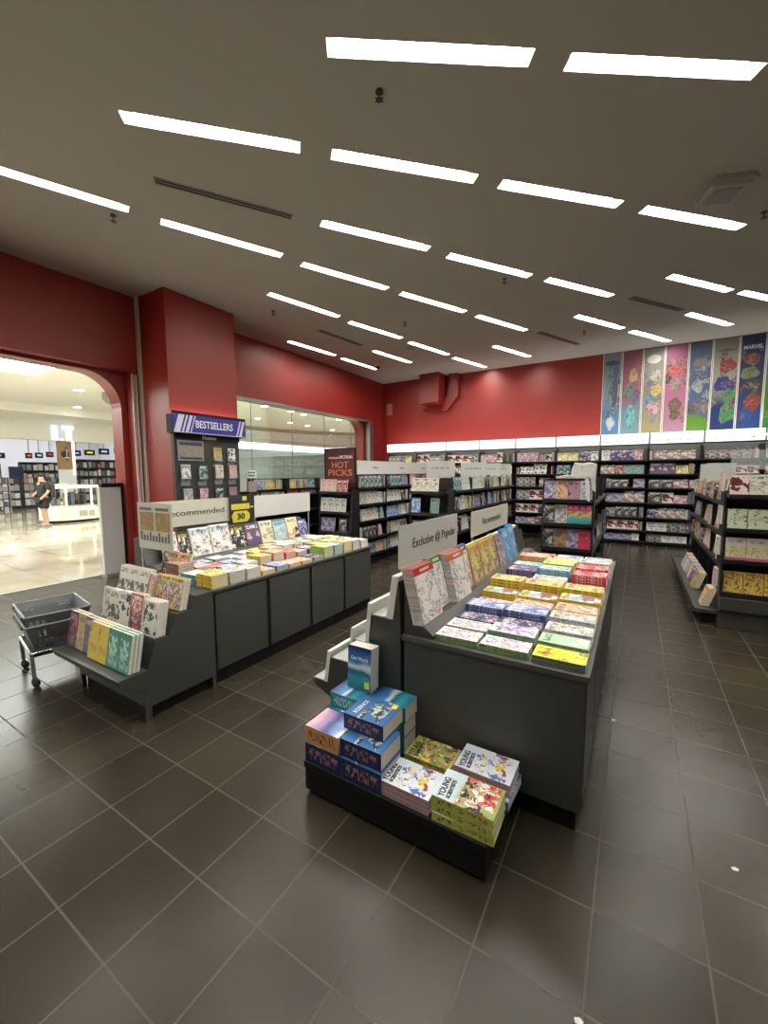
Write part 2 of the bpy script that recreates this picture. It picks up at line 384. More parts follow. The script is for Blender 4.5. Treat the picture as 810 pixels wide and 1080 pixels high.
struct(wb.build('wall_back', RED))
wr = MB(); wr.box(RX, FY, 0, RX+.2, BY+.2, CZ); struct(wr.build('wall_right', mat('grey_wall_paint', (.42, .40, .37), .7)))
wf = MB(); wf.box(LX-.5, FY-.2, 0, RX, FY, CZ); struct(wf.build('wall_front', mat('grey_wall_paint', (.42, .40, .37), .7)))
# window panes
gy = [5.12, 6.262, 7.518, 8.743, 9.96, 10.5]
for k in range(5):
    g = MB(); g.box(LX-.31, gy[k]+.004, .5, LX-.30, gy[k+1]-.004, 3.25)
    struct(g.build('window_%d' % (k+1), GLASS), '%s glass pane of the shop window from the red column' % ORD[k+1])
j = MB()
for k in range(1, 5): j.box(LX-.312, gy[k]-.004, .5, LX-.298, gy[k]+.004, 3.25)
struct(j.build('trim_5', mat('silicone_joint', (.22, .24, .24), .5)), 'thin dark joints between the window panes')
# duct box and elbow on back wall
d = thing('wall_duct', 'red painted duct box with angled elbow high in the back left corner', 'duct', (-5.1, BY, 3.6))
b = MB(); b.box(-.28, -.52, .0, .32, 0, CZ-3.6); b.build('duct_box', REDD, d, bevel=.005)
b = MB(); b.prism([(-.37, .07), (.265, .04), (.465, .36), (.465, .82), (.745, .82), (.745, .20), (.41, -.19), (-.37, -.13)], 1, -.14, 0); b.build('duct_elbow', REDD, d, bevel=.004)
b = MB(); b.box(0, -.012, 0, .22, 0, .38); o = b.build('wall_notice', mat('notice_red', (.45, .10, .08), .5), loc=(-6.78, BY, 3.42)); tag(o, 'small framed red and pink notice high on the back wall corner', 'notice')
b = MB()
for z in (.05, .12, .19, .26, .31): b.box(.03, -.014, z, .19, -.012, z+.03)
b.build('print', mat('notice_pink', (.62, .36, .30), .5), o)

# ceiling fittings
def vent(x0, y0, x1, y1, w, label):
    dx, dy = x1-x0, y1-y0; ln = math.hypot(dx, dy)
    o = thing('slot_vent', label, 'vent', ((x0+x1)/2, (y0+y1)/2, CZ), 'black linear slot vents', math.atan2(dy, dx))
    b = MB()
    for y in (-w/2, 0, w/2): b.box(-ln/2, y-.006, -.008, ln/2, y+.006, 0)
    for x in (-ln/2, ln/2): b.box(x-.008, -w/2-.006, -.008, x+.008, w/2+.006, 0)
    b.build('frame', mat('vent_frame', (.35, .33, .3), .5), o)
    b = MB(); b.box(-ln/2, -w/2, -.003, ln/2, w/2, 0); b.build('dark_slot', GAPM, o)
vent(-4.02, 2.44, -3.32, 3.54, .08, 'longest black slot vent above the red column, upper left')
vent(-5.4, 6.45, -5.24, 7.7, .10, 'black slot vent above the window, between two strip lights')
vent(-1.78, 8.84, -1.2, 10.15, .10, 'black slot vent nearest the back wall, right of centre')
vent(-.2, 7.92, .55, 9.0, .10, 'black slot vent on the right, above the banners')
def sprinkler(x, y, label):
    o = thing('sprinkler', label, 'sprinkler', (x, y, CZ), 'ceiling sprinklers')
    b = MB(); b.cyl((0, 0, -.012), (0, 0, 0), .028); b.cyl((0, 0, -.055), (0, 0, -.012), .007); b.build('stem', mat('dark_brass', (.06, .05, .04), .4, .6), o)
    b = MB(); b.cyl((0, 0, -.062), (0, 0, -.055), .022)
    for k in range(6):
        a = k*math.pi/3; b.box(.018, -.004, -.064, .034, .004, -.058, M=Matrix.Rotation(a, 4, 'Z'))
    b.build('deflector', mat('dark_brass', (.06, .05, .04), .4, .6), o)
sprinkler(-1.725, 2.787, 'large dark sprinkler hanging below the top centre light')
sprinkler(-4.93, 2.51, 'small sprinkler beside the far left strip light')
sprinkler(-3.78, 6.97, 'small sprinkler in the middle far rows of lights')
sprinkler(-1.74, 6.21, 'sprinkler hanging right of centre between two lights')
sprinkler(-5.45, 5.3, 'tiny sprinkler beyond the top of the red column')
sprinkler(1.05, 6.15, 'sprinkler near right edge beside the square ceiling box')
sprinkler(-1.0, 9.3, 'far sprinkler near the slot vent by the back wall')
o = thing('ceiling_box', 'pale square box fitting fixed under the ceiling at upper right', 'ceiling fitting', (.60, 5.42, CZ), rz=R(20))
b = MB(); b.prism([(-.21, -.06), (-.16, 0), (.16, 0), (.21, -.06)][::-1], 1, -.2, .2); b.box(-.17, -.17, -.085, .17, .17, -.06); b.build('body', mat('fitting_plastic', (.5, .48, .45), .5), o, bevel=.006)
b = MB(); b.box(-.12, -.12, -.09, .12, .12, -.085); b.build('grille_face', mat('fitting_dark', (.3, .29, .27), .5), o)
o = thing('dome_camera', 'small dark dome camera under the ceiling in the far left corner', 'camera', (-5.85, 9.3, CZ))
b = MB(); b.cyl((0, 0, -.03), (0, 0, 0), .075, n=20); b.build('mount', WHT, o)
b = MB(); b.cyl((0, 0, -.055), (0, 0, -.03), .058, .065, n=20); b.cyl((0, 0, -.085), (0, 0, -.055), .03, .058, n=20); b.build('dome', RUB, o)
o = thing('projector_detector', 'blurry grey round detector on the ceiling between the far lights', 'detector', (-4.45, 8.5, CZ))
b = MB(); b.cyl((0, 0, -.03), (0, 0, 0), .13, n=24); b.cyl((0, 0, -.06), (0, 0, -.03), .07, .11, n=24); b.build('body', mat('fitting_plastic', (.5, .48, .45), .5), o)

# ================================================================== mall outside
ML = emis('mall_light_panel', (.96, 1, .95), MALL_LAMP)
MD = emis('mall_downlight', (1, .95, .85), 30)
mc = MB(); MZ = 4.55
mc.box(-34, -14, MZ, -7.36, 44, MZ+.1)
for cx, cy, rr in ((-15, 17, 5.5), (-18.5, 27, 7.5)):   # curved ceiling troughs seen through the window
    for k in range(28):
        a0, a1 = R(90+k*6), R(90+(k+1)*6)
        q = []
        for z in (MZ-.16, MZ):
            for a, r1 in ((a0, rr), (a1, rr), (a1, rr+.55), (a0, rr+.55)): q.append((cx+r1*math.cos(a)*1.0, cy+r1*math.sin(a)*1.6, z))
        mc.hexa(q, 1)
mc.box(-24.2, -14, MZ-.35, -21.5, 44, MZ)
struct(mc.build('ceiling', [mat('mall_ceiling', (.90, .91, .88), .7), mat('mall_trough', (.34, .34, .28), .7)]), 'cream mall ceiling with curved troughs beyond the shop')
mw = MB(); mw.box(-24.3, -14, 3.25, -24, 14.2, MZ); mw.box(-34, -14, 0, -33.8, 44, MZ); mw.box(-24.3, 14.2, 3.9, -24, 44, MZ-.1)
mw.box(-24.4, 14.2, 0, -24, 18.5, 3.9)
struct(mw.build('wall_mall', mat('mall_cream', (.88, .87, .82), .6)), 'cream fascia band above the shop across the mall')
mw = MB(); mw.box(-24.4, 18.5, 0, -24.1, 44, 3.4); mw.box(-24.6, 18.5, 3.4, -24.2, 44, 3.9, 1); mw.box(-7.4, 30, 0, -34, 30.2, 3.2)
struct(mw.build('wall_mall_far', [mat('mall_blue_grey', (.42, .47, .47), .4), emis('cove_white', (.85, .92, 1), 2.0)]), 'blue grey shopfront wall seen through the window')
mp_ = MB(); mp_.box(-31.5, -4, 0, -31.4, 14.3, 3.8); mp_.box(-31.5, 14.1, 0, -24, 14.2, 3.8); struct(mp_.build('wall_shop_rear', mat('shop_white', (.72, .72, .76), .6)), 'pale rear wall of the shop across the mall')
for k, (x0, y0, x1, y1) in enumerate([(-15.2, -2, -12.2, 5.2), (-12.0, -12, -8.5, -3), (-20, -10, -17, -1), (-12.0, 8.5, -9.0, 12), (-12.5, 30, -9, 40), (-30, 0, -27.5, 13), (-12.4, 14, -8.2, 29)]):  # all but the opening and shop panels are unseen, added to brighten the mall
    b = MB(); nx = 3; ny = max(2, int((y1-y0)/1.1))
    for i in range(nx):
        for q in range(ny):
            ax, ay = x0+(x1-x0)*i/nx, y0+(y1-y0)*q/ny
            b.box(ax+.03, ay+.03, MZ-.03, ax+(x1-x0)/nx-.03, ay+(y1-y0)/ny-.03, MZ-.001)
    o = b.build('luminous_ceiling', emis('shop_light_panel', (.95, .97, 1), 4.0) if k == 5 else ML); tag(o, ['glowing gridded ceiling panel nearest the shop opening', 'added unseen light panel in the mall ceiling, far left', 'added unseen light panel above the left end of the mall', 'added unseen light panel just outside the window', 'added unseen light panel at the far end of the mall', 'luminous panel over the shelves of the shop across', 'long added light panel running unseen beyond the window'][k], 'light panel')
DL = [(-13.8, 12.77), (-13.93, 14.5), (-14.15, 15.6), (-17.2, 15.4), (-17.1, 17.7), (-17.3, 19.4), (-17.6, 22.2), (-13.9, 18.1), (-20.3, 21), (-16.5, 6.9), (-20.8, 8.6), (-11, 17.5), (-11, 20.5), (-20, 25), (-16, 26), (-13, 24)]
for k, (x, y) in enumerate(DL):
    o = thing('downlight', ['bright mall downlight seen through the window, %s' % q for q in ('nearest the bestsellers board', 'second from the board, upper line', 'third from the board, upper line', 'lower line near the board', 'lower line, second', 'lower line, third', 'lower line by the hot picks sign', 'upper line above the hot picks sign', 'lowest one above the white band')][k] if k < 9 else ['bright downlight upper middle of the mall opening', 'bright downlight just above the white I.T letters', 'mall downlight hidden behind the window frame, near', 'mall downlight hidden behind the window frame, far', 'far mall downlight in the window centre', 'far mall downlight right of the window centre', 'far mall downlight nearest the window arch'][k-9], 'downlight', (x, y, MZ-(.3 if x < -21.4 else 0)), 'mall downlights through the opening' if 5 < y < 9 else 'mall downlights through the window')
    b = MB(); b.cyl((0, 0, -.03), (0, 0, 0), .17, n=16); b.build('trim_ring', WHT, o)
    b = MB(); b.cyl((0, 0, -.035), (0, 0, -.028), .14, n=16); b.build('lamp', MD, o)
# fascia sign I.T
o = thing('shop_sign', 'large white lit letters I.T on the cream fascia across the mall', 'sign', (-23.99, 9.2, 3.62))
LET = emis('letter_lit', (.80, .88, 1), .7)
Mx = frame((.03, 0, 0), (0, 1, 0), (0, 0, 1))
b = MB()
b.box(0, -.45, -.36, .16, -.23, .36); b.box(0, -.12, -.36, .16, -.02, -.24); b.box(0, .14, -.36, .16, .34, .36); b.box(0, -.02, .2, .16, .46, .38)
b.build('letters', LET, o, bevel=.02)
o = thing('wooden_sign_column', 'wooden column panel with a dark oval badge under the white letters', 'sign', (-23.9, 9.25, 0))
b = MB(); b.box(-.2, -.33, 1.88, .05, .22, 3.24); b.build('panel', WOOD, o, bevel=.01)
b = MB(); b.box(-.2, .22, 1.6, .0, .36, 3.24); b.build('white_edge', emis('edge_lit', (1, .95, .75), .8), o)
b = MB(); b.cyl((.05, -.08, 2.6), (.07, -.08, 2.6), .17, n=20); b.box(.07, -.05, 2.3, .08, .0, 2.95); b.build('badge', TXTK, o)
b = MB(); b.box(.081, -.03, 2.45, .085, .0, 2.85); b.box(.081, -.12, 2.42, .085, .08, 2.46); b.build('badge_lettering', TXTW, o)
o.location.x = -23.85
b = MB(); b.box(-.1, -.36, 0, 0, .36, 1.87); b.build('post', mat('shop_white', (.72, .72, .76), .6), o)
# lit brand boards
SB = [(7.2, 7.85, 2.45, 2.72, (.1, .5, .9), 'blue'), (8.675, 8.95, 2.47, 2.75, (.8, .1, .05), 'red'), (9.08, 9.41, 2.50, 2.78, (.35, .6, .8), 'pale blue'), (9.56, 9.88, 2.56, 2.84, (.55, .05, .07), 'dark red'),
      (10.74, 11.18, 2.66, 2.98, (.2, .45, .9), 'bright blue'), (11.37, 11.89, 2.72, 3.03, (.75, .8, .1), 'yellow green'), (12.12, 12.67, 2.79, 3.14, (.5, .65, .85), 'light grey blue'), (12.95, 13.5, 2.88, 3.22, (.8, .2, .08), 'orange red')]
LBL = ['cut by the left edge', 'left of two others', 'between two red ones', 'just left of the wooden column', 'just right of the wooden column', 'third from the red arch', 'second from the red arch', 'touching the red arch']
for k, (y0, y1, z0, z1, c, nm) in enumerate(SB):
    o = thing('brand_board', 'small black lit brand board with %s logo, %s' % (nm, LBL[k]), 'sign', (-27, (y0+y1)/2, z0), 'brand boards of the far shop')
    w = (y1-y0)/2; h = z1-z0
    b = MB(); b.box(-.08, -w, 0, 0, w, h); b.build('case', RUB, o)
    b = MB(); b.box(0, -w*.55, h*.36, .01, w*.55, h*.66); b.build('logo', emis('logo_'+nm.replace(' ', '_'), c, .7), o)
    b = MB(); b.box(-.05, -.02, h, -.03, .02, 3.82-z0); b.build('hanging_rod', STEEL, o)
# navy panel
b = MB(); b.box(-26.05, 7.65, 0, -26, 8.2, 2.02); tag(b.build('notice_panel', NAVY), 'plain navy panel standing left among the far shop racks', 'panel')
# far shop racks
GOODS = [mat('goods_%d' % i, c, .5) for i, c in enumerate([(.35, .33, .3), (.6, .58, .55), (.12, .13, .15), (.45, .2, .15), (.15, .25, .4), (.3, .3, .35), (.7, .7, .68), (.05, .05, .06)])]
RK = mat('rack_black', (.02, .02, .022), .5)
rk = [(-26.6, 1.6, 4.3, 2.1), (-26.6, 4.5, 7.5, 2.15), (-26.6, 8.3, 10.2, 2.25), (-26.6, 10.4, 13.6, 2.45)]
RL = ['leftmost', 'second', 'third', 'last']
for k, (x, y0, y1, h) in enumerate(rk):
    o = thing('display_rack', ['black wire rack of gadgets beyond the left edge of the far shop', 'black wire rack of gadgets at left of the far shop', 'black gadget rack behind the person with the backpack', 'tall black gadget rack behind the white kiosk'][k], 'rack', (x, (y0+y1)/2, 0), 'black racks of the far shop')
    w = (y1-y0)/2; n = int((y1-y0)/.42); b = MB()
    for i in range(n+1):
        y = -w+2*w*i/n; b.box(0, y-.022, 0, .04, y+.022, h)
    for q in range(6):
        z = .12+q*(h-.14)/5; b.box(-.3, -w, z, .04, w, z+.035)
    b.box(-.34, -w, 0, -.3, w, h); b.build('frame', RK, o)
    b = MB()
    for q in range(5):
        z = .16+q*(h-.14)/5
        for i in range(n):
            for s in range(2):
                y = -w+2*w*(i+s*.5)/n+.02; b.box(-.25, y, z, random.uniform(-.04, .03), y+.17+random.random()*.03, z+.22+random.random()*.12, random.choice([0, 1, 1, 2, 3, 4, 5, 6, 6, 7]))
    g = b.build('merchandise', GOODS, o); g['kind'] = 'stuff'
# low racks in front
for k, (y0, y1) in enumerate([(2.2, 5.2), (5.35, 7.6), (7.7, 9.3)]):
    o = thing('low_rack', ['low black grid rack at the left edge of the opening', 'low black grid rack left of the person', 'low black grid rack partly behind the person'][k], 'rack', (-24.6, (y0+y1)/2, 0), 'low racks of the far shop')
    w = (y1-y0)/2; n = int((y1-y0)/.45); b = MB()
    for i in range(n+1):
        y = -w+2*w*i/n; b.box(0, y-.02, 0, .04, y+.02, 1.5)
    for z in (.15, .5, .85, 1.2, 1.47): b.box(-.3, -w, z, .04, w, z+.03)
    b.build('frame', RK, o); b = MB()
    for z in (.18, .53, .88, 1.23):
        for i in range(n):
            y = -w+2*w*i/n+.05; b.box(-.25, y, z, random.uniform(-.04, .0), y+.18, z+.2+random.random()*.1, random.choice([0, 0, 1, 6, 5, 3])); b.box(-.25, y+.2, z, random.uniform(-.04, .0), y+.37, z+.2+random.random()*.1, random.choice([0, 2, 1, 6, 5, 7]))
    g = b.build('merchandise', GOODS, o); g['kind'] = 'stuff'
# kiosk
o = thing('kiosk', 'white octagonal display kiosk with glass cases in the mall', 'kiosk', (-17.0, 6.62, 0))
def octo(hx, hy, c): return [(-hx, -hy+c), (-hx+c, -hy), (hx-c, -hy), (hx, -hy+c), (hx, hy-c), (hx-c, hy), (-hx+c, hy), (-hx, hy-c)]
b = MB(); b.prism(octo(.7, .85, .4), 2, .08, .52); b.build('base', BOOTH, o, bevel=.01)
b = MB(); b.prism(octo(.62, .75, .4), 2, .0, .08); b.build('plinth', BLK, o)
b = MB(); b.prism(octo(.66, .78, .38), 2, 1.16, 1.26); b.prism(octo(.5, .62, .3), 2, .52, .58)
for (x, y) in octo(.63, .75, .37): b.box(x-.03, y-.03, .52, x+.03, y+.03, 1.16)
b.build('frame', BOOTH, o)
b = MB(); b.prism(octo(.60, .72, .36), 2, .585, 1.15); b.build('glass_case', GLASS, o)
b = MB()
for k in range(26):
    a = random.random()*6.28; rr = .15+.28*random.random(); x, y = rr*math.cos(a), rr*1.2*math.sin(a); b.box(x-.05, y-.05, .59, x+.05, y+.05, .7+random.random()*.35, random.randrange(8))
g = b.build('displayed_goods', GOODS, o); g['kind'] = 'stuff'
b = MB(); b.box(.70, -.05, .2, .712, .2, .4); b.box(.70, .3-.05, .2, .712, .42, .4); b.build('panel', mat('booth_panel', (.4, .38, .28), .5), o)
b = MB(); b.cyl((.2, .3, 1.262), (.2, .3, 1.285), .05); b.box(-.3, -.4, 1.262, .1, -.1, 1.31); b.build('rooftop_goods', mat('booth_green', (.45, .6, .4), .5), o)
# security gate
for k, (y, lb) in enumerate([(3.24, 'tall grey security gate panel with black edge by the opening')]):
    o = thing('security_gate', lb, 'security gate', (-7.2, y, 0))
    b = MB(); b.box(-.04, -.06, .04, .04, .26, 1.44); b.build('panel', mat('gate_grey', (.62, .64, .62), .4), o, bevel=.012)
    b = MB(); b.box(-.055, .26, .04, .055, .345, 1.5); b.box(-.055, -.03, 1.44, .055, .345, 1.5); b.build('edge', BLK, o, bevel=.01)
    b = MB(); b.box(-.09, -.06, 0, .09, .36, .04); b.build('foot', STEEL, o)
# person with backpack
def skinned(name, verts, edges, rad, mt, parent, root=0, sub=1):
    me = bpy.data.meshes.new(name); me.from_pydata(verts, edges, []); me.materials.append(mt)
    o = bpy.data.objects.new(name, me); COL.objects.link(o); o.parent = parent
    sk = o.modifiers.new('skin', 'SKIN'); sk.use_smooth_shade = True
    for i, rr in enumerate(rad): me.skin_vertices[0].data[i].radius = (rr if isinstance(rr, tuple) else (rr, rr)); me.skin_vertices[0].data[i].use_root = (i == root)
    s = o.modifiers.new('sub', 'SUBSURF'); s.levels = s.render_levels = sub+1
    return o
SKIN = mat('skin', (.42, .25, .16), .55)
HAIR = mat('hair_black', (.012, .010, .010), .5); CLOTHK = mat('cloth_black', (.012, .012, .014), .8)
p = thing('person', 'person in black shirt and shorts with a grey backpack by the kiosk', 'person', (-15.9, 5.45, 0), rz=R(12))
V = [(0, 0, .92), (0, 0, 1.12), (0, .01, 1.34), (0, .0, 1.44), (0, -.015, 1.50), (0, -.03, 1.58),
     (.19, .0, 1.36), (.25, .02, 1.10), (.20, -.14, .92), (.19, -.20, .87), (-.19, .0, 1.36), (-.24, .0, 1.10), (-.18, -.16, .98), (-.16, -.22, .96),
     (.09, 0, .86), (.10, -.02, .49), (.10, .02, .10), (.11, -.10, .035), (-.09, 0, .86), (-.10, .03, .49), (-.10, .06, .10), (-.11, -.06, .035)]
Ee = [(0, 1), (1, 2), (2, 3), (3, 4), (4, 5), (2, 6), (6, 7), (7, 8), (8, 9), (2, 10), (10, 11), (11, 12), (12, 13), (0, 14), (14, 15), (15, 16), (16, 17), (0, 18), (18, 19), (19, 20), (20, 21)]
Rd = [(.15, .11), (.14, .10), (.16, .10), .06, .075, .085, .058, .045, .033, .035, .058, .045, .033, .035, .085, .058, .042, .035, .085, .058, .042, .035]
skinned('body', V, Ee, Rd, SKIN, p)
skinned('shirt', [(0, 0, .84), (0, 0, 1.1), (0, .01, 1.34), (0, 0, 1.42), (.2, 0, 1.36), (.26, .02, 1.14), (-.2, 0, 1.36), (-.25, 0, 1.14)], [(0, 1), (1, 2), (2, 3), (2, 4), (4, 5), (2, 6), (6, 7)],
        [(.18, .135), (.17, .125), (.185, .12), .075, .075, .07, .075, .07], CLOTHK, p)
skinned('shorts', [(0, 0, .92), (.1, 0, .84), (.11, -.01, .54), (-.1, 0, .84), (-.11, .02, .54)], [(0, 1), (1, 2), (0, 3), (3, 4)], [(.17, .13), .11, .095, .11, .095], CLOTHK, p)
skinned('hair', [(0, .02, 1.56), (0, -.0, 1.64), (0, -.10, 1.635)], [(0, 1), (1, 2)], [.088, .088, .05], HAIR, p)
b = MB(); b.prism([(-.15, .92), (.15, .92), (.16, 1.3), (.11, 1.40), (-.11, 1.40), (-.16, 1.3)][::-1], 1, .13, .29); b.build('backpack', mat('backpack_dark', (.03, .03, .035), .7), p, bevel=.04)
b = MB(); b.box(-.10, .29, .98, .10, .315, 1.22); b.build('backpack_pocket', mat('backpack_grey', (.22, .22, .23), .7), p, bevel=.01)
for s in (-1, 1):
    b = MB(); b.box(s*.11-.05, -.14, 0, s*.11+.05, .12, .07); b.build('shoe', mat('shoe_grey', (.25, .22, .2), .6), p, bevel=.02)

# ================================================================== display furniture
TOP = .76
def cabinet(name, label, x0, x1, y0, y1, top, faces, group, near=False, kick=.105):
    o = thing(name, label, 'cabinet', ((x0+x1)/2, (y0+y1)/2, 0), group)
    hx, hy = (x1-x0)/2, (y1-y0)/2
    b = MB(); b.box(-hx+.02, -hy+.004, kick, hx-.02, hy-.004, top-.03); b.build('body', LAM, o)
    if '+x' in faces:
        b = MB(); b.box(hx-.02, -hy+.022, kick+.01, hx, hy-.016, top-.045); b.build('door', LAM, o, bevel=.003)
    if '-x' in faces:
        b = MB(); b.box(-hx, -hy+.022, kick+.01, -hx+.02, hy-.016, top-.045); b.build('door', LAM, o, bevel=.003)
    b = MB(); b.box(-hx+.03, -hy+(.012 if near else 0), 0, hx-.025, hy, kick); b.build('plinth', BLK, o)
    b = MB(); b.box(-hx+.01, -hy-.0, kick, hx-.012, -hy+.004, top-.03); b.build('joint', GAPM, o)
    if near: b = MB(); b.box(-hx+.012, -hy-.012, kick, hx-.003, -hy-.001, top-.03); b.build('end_panel', LAM, o, bevel=.003)
    return o
# left island
LX0, LX1 = -3.95, -2.72
for k in range(4):
    y0 = 1.935+k*.555
    cabinet('display_cabinet', ['grey cabinet of the long left table, joined to the stepped book stand', 'second grey cabinet of the long left table from the stepped stand', 'third grey cabinet of the long left table from the stepped stand', 'grey cabinet at the far end of the long left table'][k], LX0, LX1, y0, y0+.555, TOP, '+x', 'cabinets of the left table')
b = MB(); b.prism([(LX0, TOP-.03), (LX1, TOP-.03), (LX1+.012, TOP-.02), (LX1+.012, TOP), (LX0, TOP)], 1, 1.935, 4.16)
tag(b.build('tabletop', LAMD, bevel=.003), 'long grey tabletop under the magazines on the left table', 'tabletop')
o = thing('book_rest', 'sloping grey rest along the rear of the left table', 'book rest', (0, 0, TOP))
b = MB(); b.prism([(-3.93, 0), (-3.55, 0), (-3.55, .04), (-3.62, .07), (-3.74, .07), (-3.84, .30), (-3.93, .30)], 1, 2.0, 4.12); b.build('body', LAM, o)
# right island
RX0, RX1 = -1.06, -.14
for k in range(5):
    y0 = 1.935+k*.54
    cabinet('display_cabinet', ['grey cabinet with the wide blank end panel nearest the book pallet', 'second grey cabinet of the right table behind the end panel', 'third grey cabinet of the right table behind the end panel', 'fourth grey cabinet of the right table behind the end panel', 'grey cabinet at the far end of the right table'][k], RX0, RX1, y0, y0+.54, TOP, '+x', 'cabinets of the right table', near=(k == 0))
b = MB(); b.prism([(RX0, TOP-.03), (RX1, TOP-.03), (RX1+.012, TOP-.02), (RX1+.012, TOP), (RX0, TOP)], 1, 1.915, 4.645)
tag(b.build('tabletop', LAMD, bevel=.003), 'grey tabletop under the comics on the right table', 'tabletop')
o = thing('stepped_book_stand', 'grey stepped stand with white strips facing the aisle, left of the right table', 'book stand', (0, 1.93, 0))
b = MB(); b.prism([(-1.075, .09), (-1.075, .79), (-1.085, 1.05), (-1.12, 1.05), (-1.165, .83), (-1.28, .83), (-1.305, .655), (-1.40, .655), (-1.43, .50), (-1.585, .50), (-1.62, .335), (-1.71, .335), (-1.71, .30), (-1.60, .25), (-1.42, .21), (-1.42, .09)], 1, 0, 2.71); b.build('body', LAM, o)
b = MB(); b.box(-1.39, .04, 0, -1.10, 2.7, .09); b.build('plinth', BLK, o)
for pts in ([(-1.125, 1.08), (-1.085, 1.08), (-1.122, .832), (-1.162, .832)], [(-1.287, .9), (-1.262, .9), (-1.285, .657), (-1.31, .657)], [(-1.408, .73), (-1.392, .73), (-1.405, .657), (-1.42, .657)], [(-1.592, .545), (-1.567, .545), (-1.60, .337), (-1.625, .337)]):
    b = MB(); b.prism(pts, 1, -.004, 2.6); b.build('white_strip', WHT, o)
b = MB()
b.box(-1.27, .0, .832, -1.17, 2.6, .838); b.box(-1.39, 0, .657, -1.31, 2.6, .663); b.box(-1.565, 0, .502, -1.435, 2.6, .508); b.box(-1.71, 0, .337, -1.625, 2.6, .343); b.build('tray_liner', mat('liner_grey', (.42, .43, .4), .4), o)
o = thing('book_rest', 'sloping grey rest holding the upright magazines on the right table', 'book rest', (0, 1.92, TOP))
b = MB(); b.prism([(-1.055, 0), (-.88, 0), (-.88, .02), (-.93, .06), (-1.0, .06), (-1.05, .27), (-1.055, .27)], 1, .02, 2.7); b.build('body', LAM, o)
# left stepped stand
o = thing('stepped_book_stand', 'grey three-step book stand at the near end of the left table', 'book stand', (-3.17, 1.40, 0))
b = MB(); b.prism([(0, .09), (0, .22), (-.15, .295), (-.17, .345), (-.15, .35), (.02, .345), (.08, .53), (.17, .53), (.24, .665), (.34, .665), (.39, .757), (.53, .757), (.53, .09)], 0, -.50, .46); b.build('body', LAM, o)
b = MB(); b.box(-.45, .03, 0, .43, .5, .09); b.build('plinth', BLK, o)
for x in (-.50, .43):
    for y in (0, .50):
        b = MB(); b.box(x, y, 0, x+.03, y+.03, .09); b.build('leg', LAM, o)
# black pallet
o = thing('low_platform', 'low black platform on the floor carrying the boxed book sets', 'platform', (-.915, 1.705, 0))
b = MB(); b.box(-.475, -.222, .02, .475, .205, .14); b.build('skirt', BLK, o, bevel=.004)
b = MB(); b.box(-.48, -.227, .14, .48, .208, .175); b.build('deck', mat('deck_black', (.005, .005, .005), .5, spec=.3), o, bevel=.004)
b = MB()
for x in (-.42, -.02, .38): b.box(x, -.18, 0, x+.05, .18, .02)
b.build('feet', RUB, o)

# ================================================================== book designs
K = (.02, .02, .025); WH = (.82, .81, .78)
DS = {}
def D(key, desc, base, pal, **kw):
    DS[key] = (cover('cover_'+key, base, pal, **kw), desc)
YB = (.80, .62, .06); TE = (.03, .33, .33); PK = (.75, .22, .36); BL = (.05, .17, .45); GR = (.12, .38, .14); RD = (.62, .05, .04); OR = (.80, .30, .06)
D('ourworld', 'blue mountain lake box set', (.02, .06, .2), [(.02, .12, .22), (.05, .35, .42)], spine=(.03, .22, .25), title=(.8, .85, .9), art=(.0, .02),
  vr=[(0, (.02, .16, .24)), (.25, (.03, .30, .38)), (.42, (.02, .12, .18)), (.55, (.65, .78, .85)), (.68, (.05, .22, .5)), (1, (.012, .03, .16))], band=None, spt=(.4, .7, .7))
D('science', 'blue animal science box set', (.04, .14, .36), [(.05, .06, .05), (.5, .52, .5), (.75, .7, .3), (.08, .25, .5), (.02, .02, .03), (.3, .33, .3)], spine=(.012, .018, .07), title=(.75, .8, .85), art=(.15, .66), thr=.46, k=4, band=None, spt=(.35, .18, .2))
D('galaxy', 'pink and blue galaxy box set', (.03, .05, .2), [(.5, .3, .45), (.8, .85, .95)], spine=(.55, .28, .09), title=(.5, .1, .25), art=(0, .01), vr=[(0, (.85, .9, 1)), (.2, (.2, .3, .6)), (.45, (.03, .05, .22)), (.7, (.35, .22, .42)), (1, (.8, .45, .5))], band=None, spt=(.1, .05, .05))
D('explorer', 'white and yellow young scientists volume', (.70, .76, .84), [(.78, .60, .05), (.08, .18, .5), WH, WH, (.3, .05, .08), (.75, .82, .9), (.6, .68, .78), WH], spine=(.42, .27, .27), art=(.08, .72), k=3.2, thr=.41, band=None, spt=(.3, .18, .2))
D('racer', 'red and green young scientists volume', (.34, .42, .14), [(.5, .05, .04), (.6, .42, .3), K, (.7, .15, .1), WH, (.3, .38, .1)], spine=(.44, .45, .10), art=(.05, .62), k=3.8, thr=.36, band=None, vr=[(0, (.3, .38, .1)), (.55, (.4, .5, .2)), (.7, (.6, .72, .75)), (1, (.7, .8, .85))], spt=(.12, .12, .03))
D('forest', 'yellow and green young scientists volume', (.5, .5, .1), [(.8, .66, .05), (.2, .3, .08), (.06, .06, .03), (.35, .42, .1), (.7, .65, .5), (.5, .15, .15)], spine=(.5, .48, .08), art=(.05, .95), k=3.4, thr=.34, band=None)
D('mangawhite', 'white fantasy comic', WH, [(.35, .32, .5), WH, (.6, .3, .35), (.78, .62, .52), WH, (.5, .56, .68), (.12, .08, .2), WH, (.65, .45, .38)], spine=(.08, .22, .10), art=(.0, .9), k=4, thr=.38, title=(.1, .1, .3), spt=(.6, .5, .1), fine=.5)
D('mangapurple', 'white and violet comic', (.74, .74, .8), [(.35, .12, .4), (.15, .1, .35), WH, (.7, .3, .4), (.5, .5, .7)], spine=(.15, .3, .2), art=(.05, .85), k=4, thr=.4)
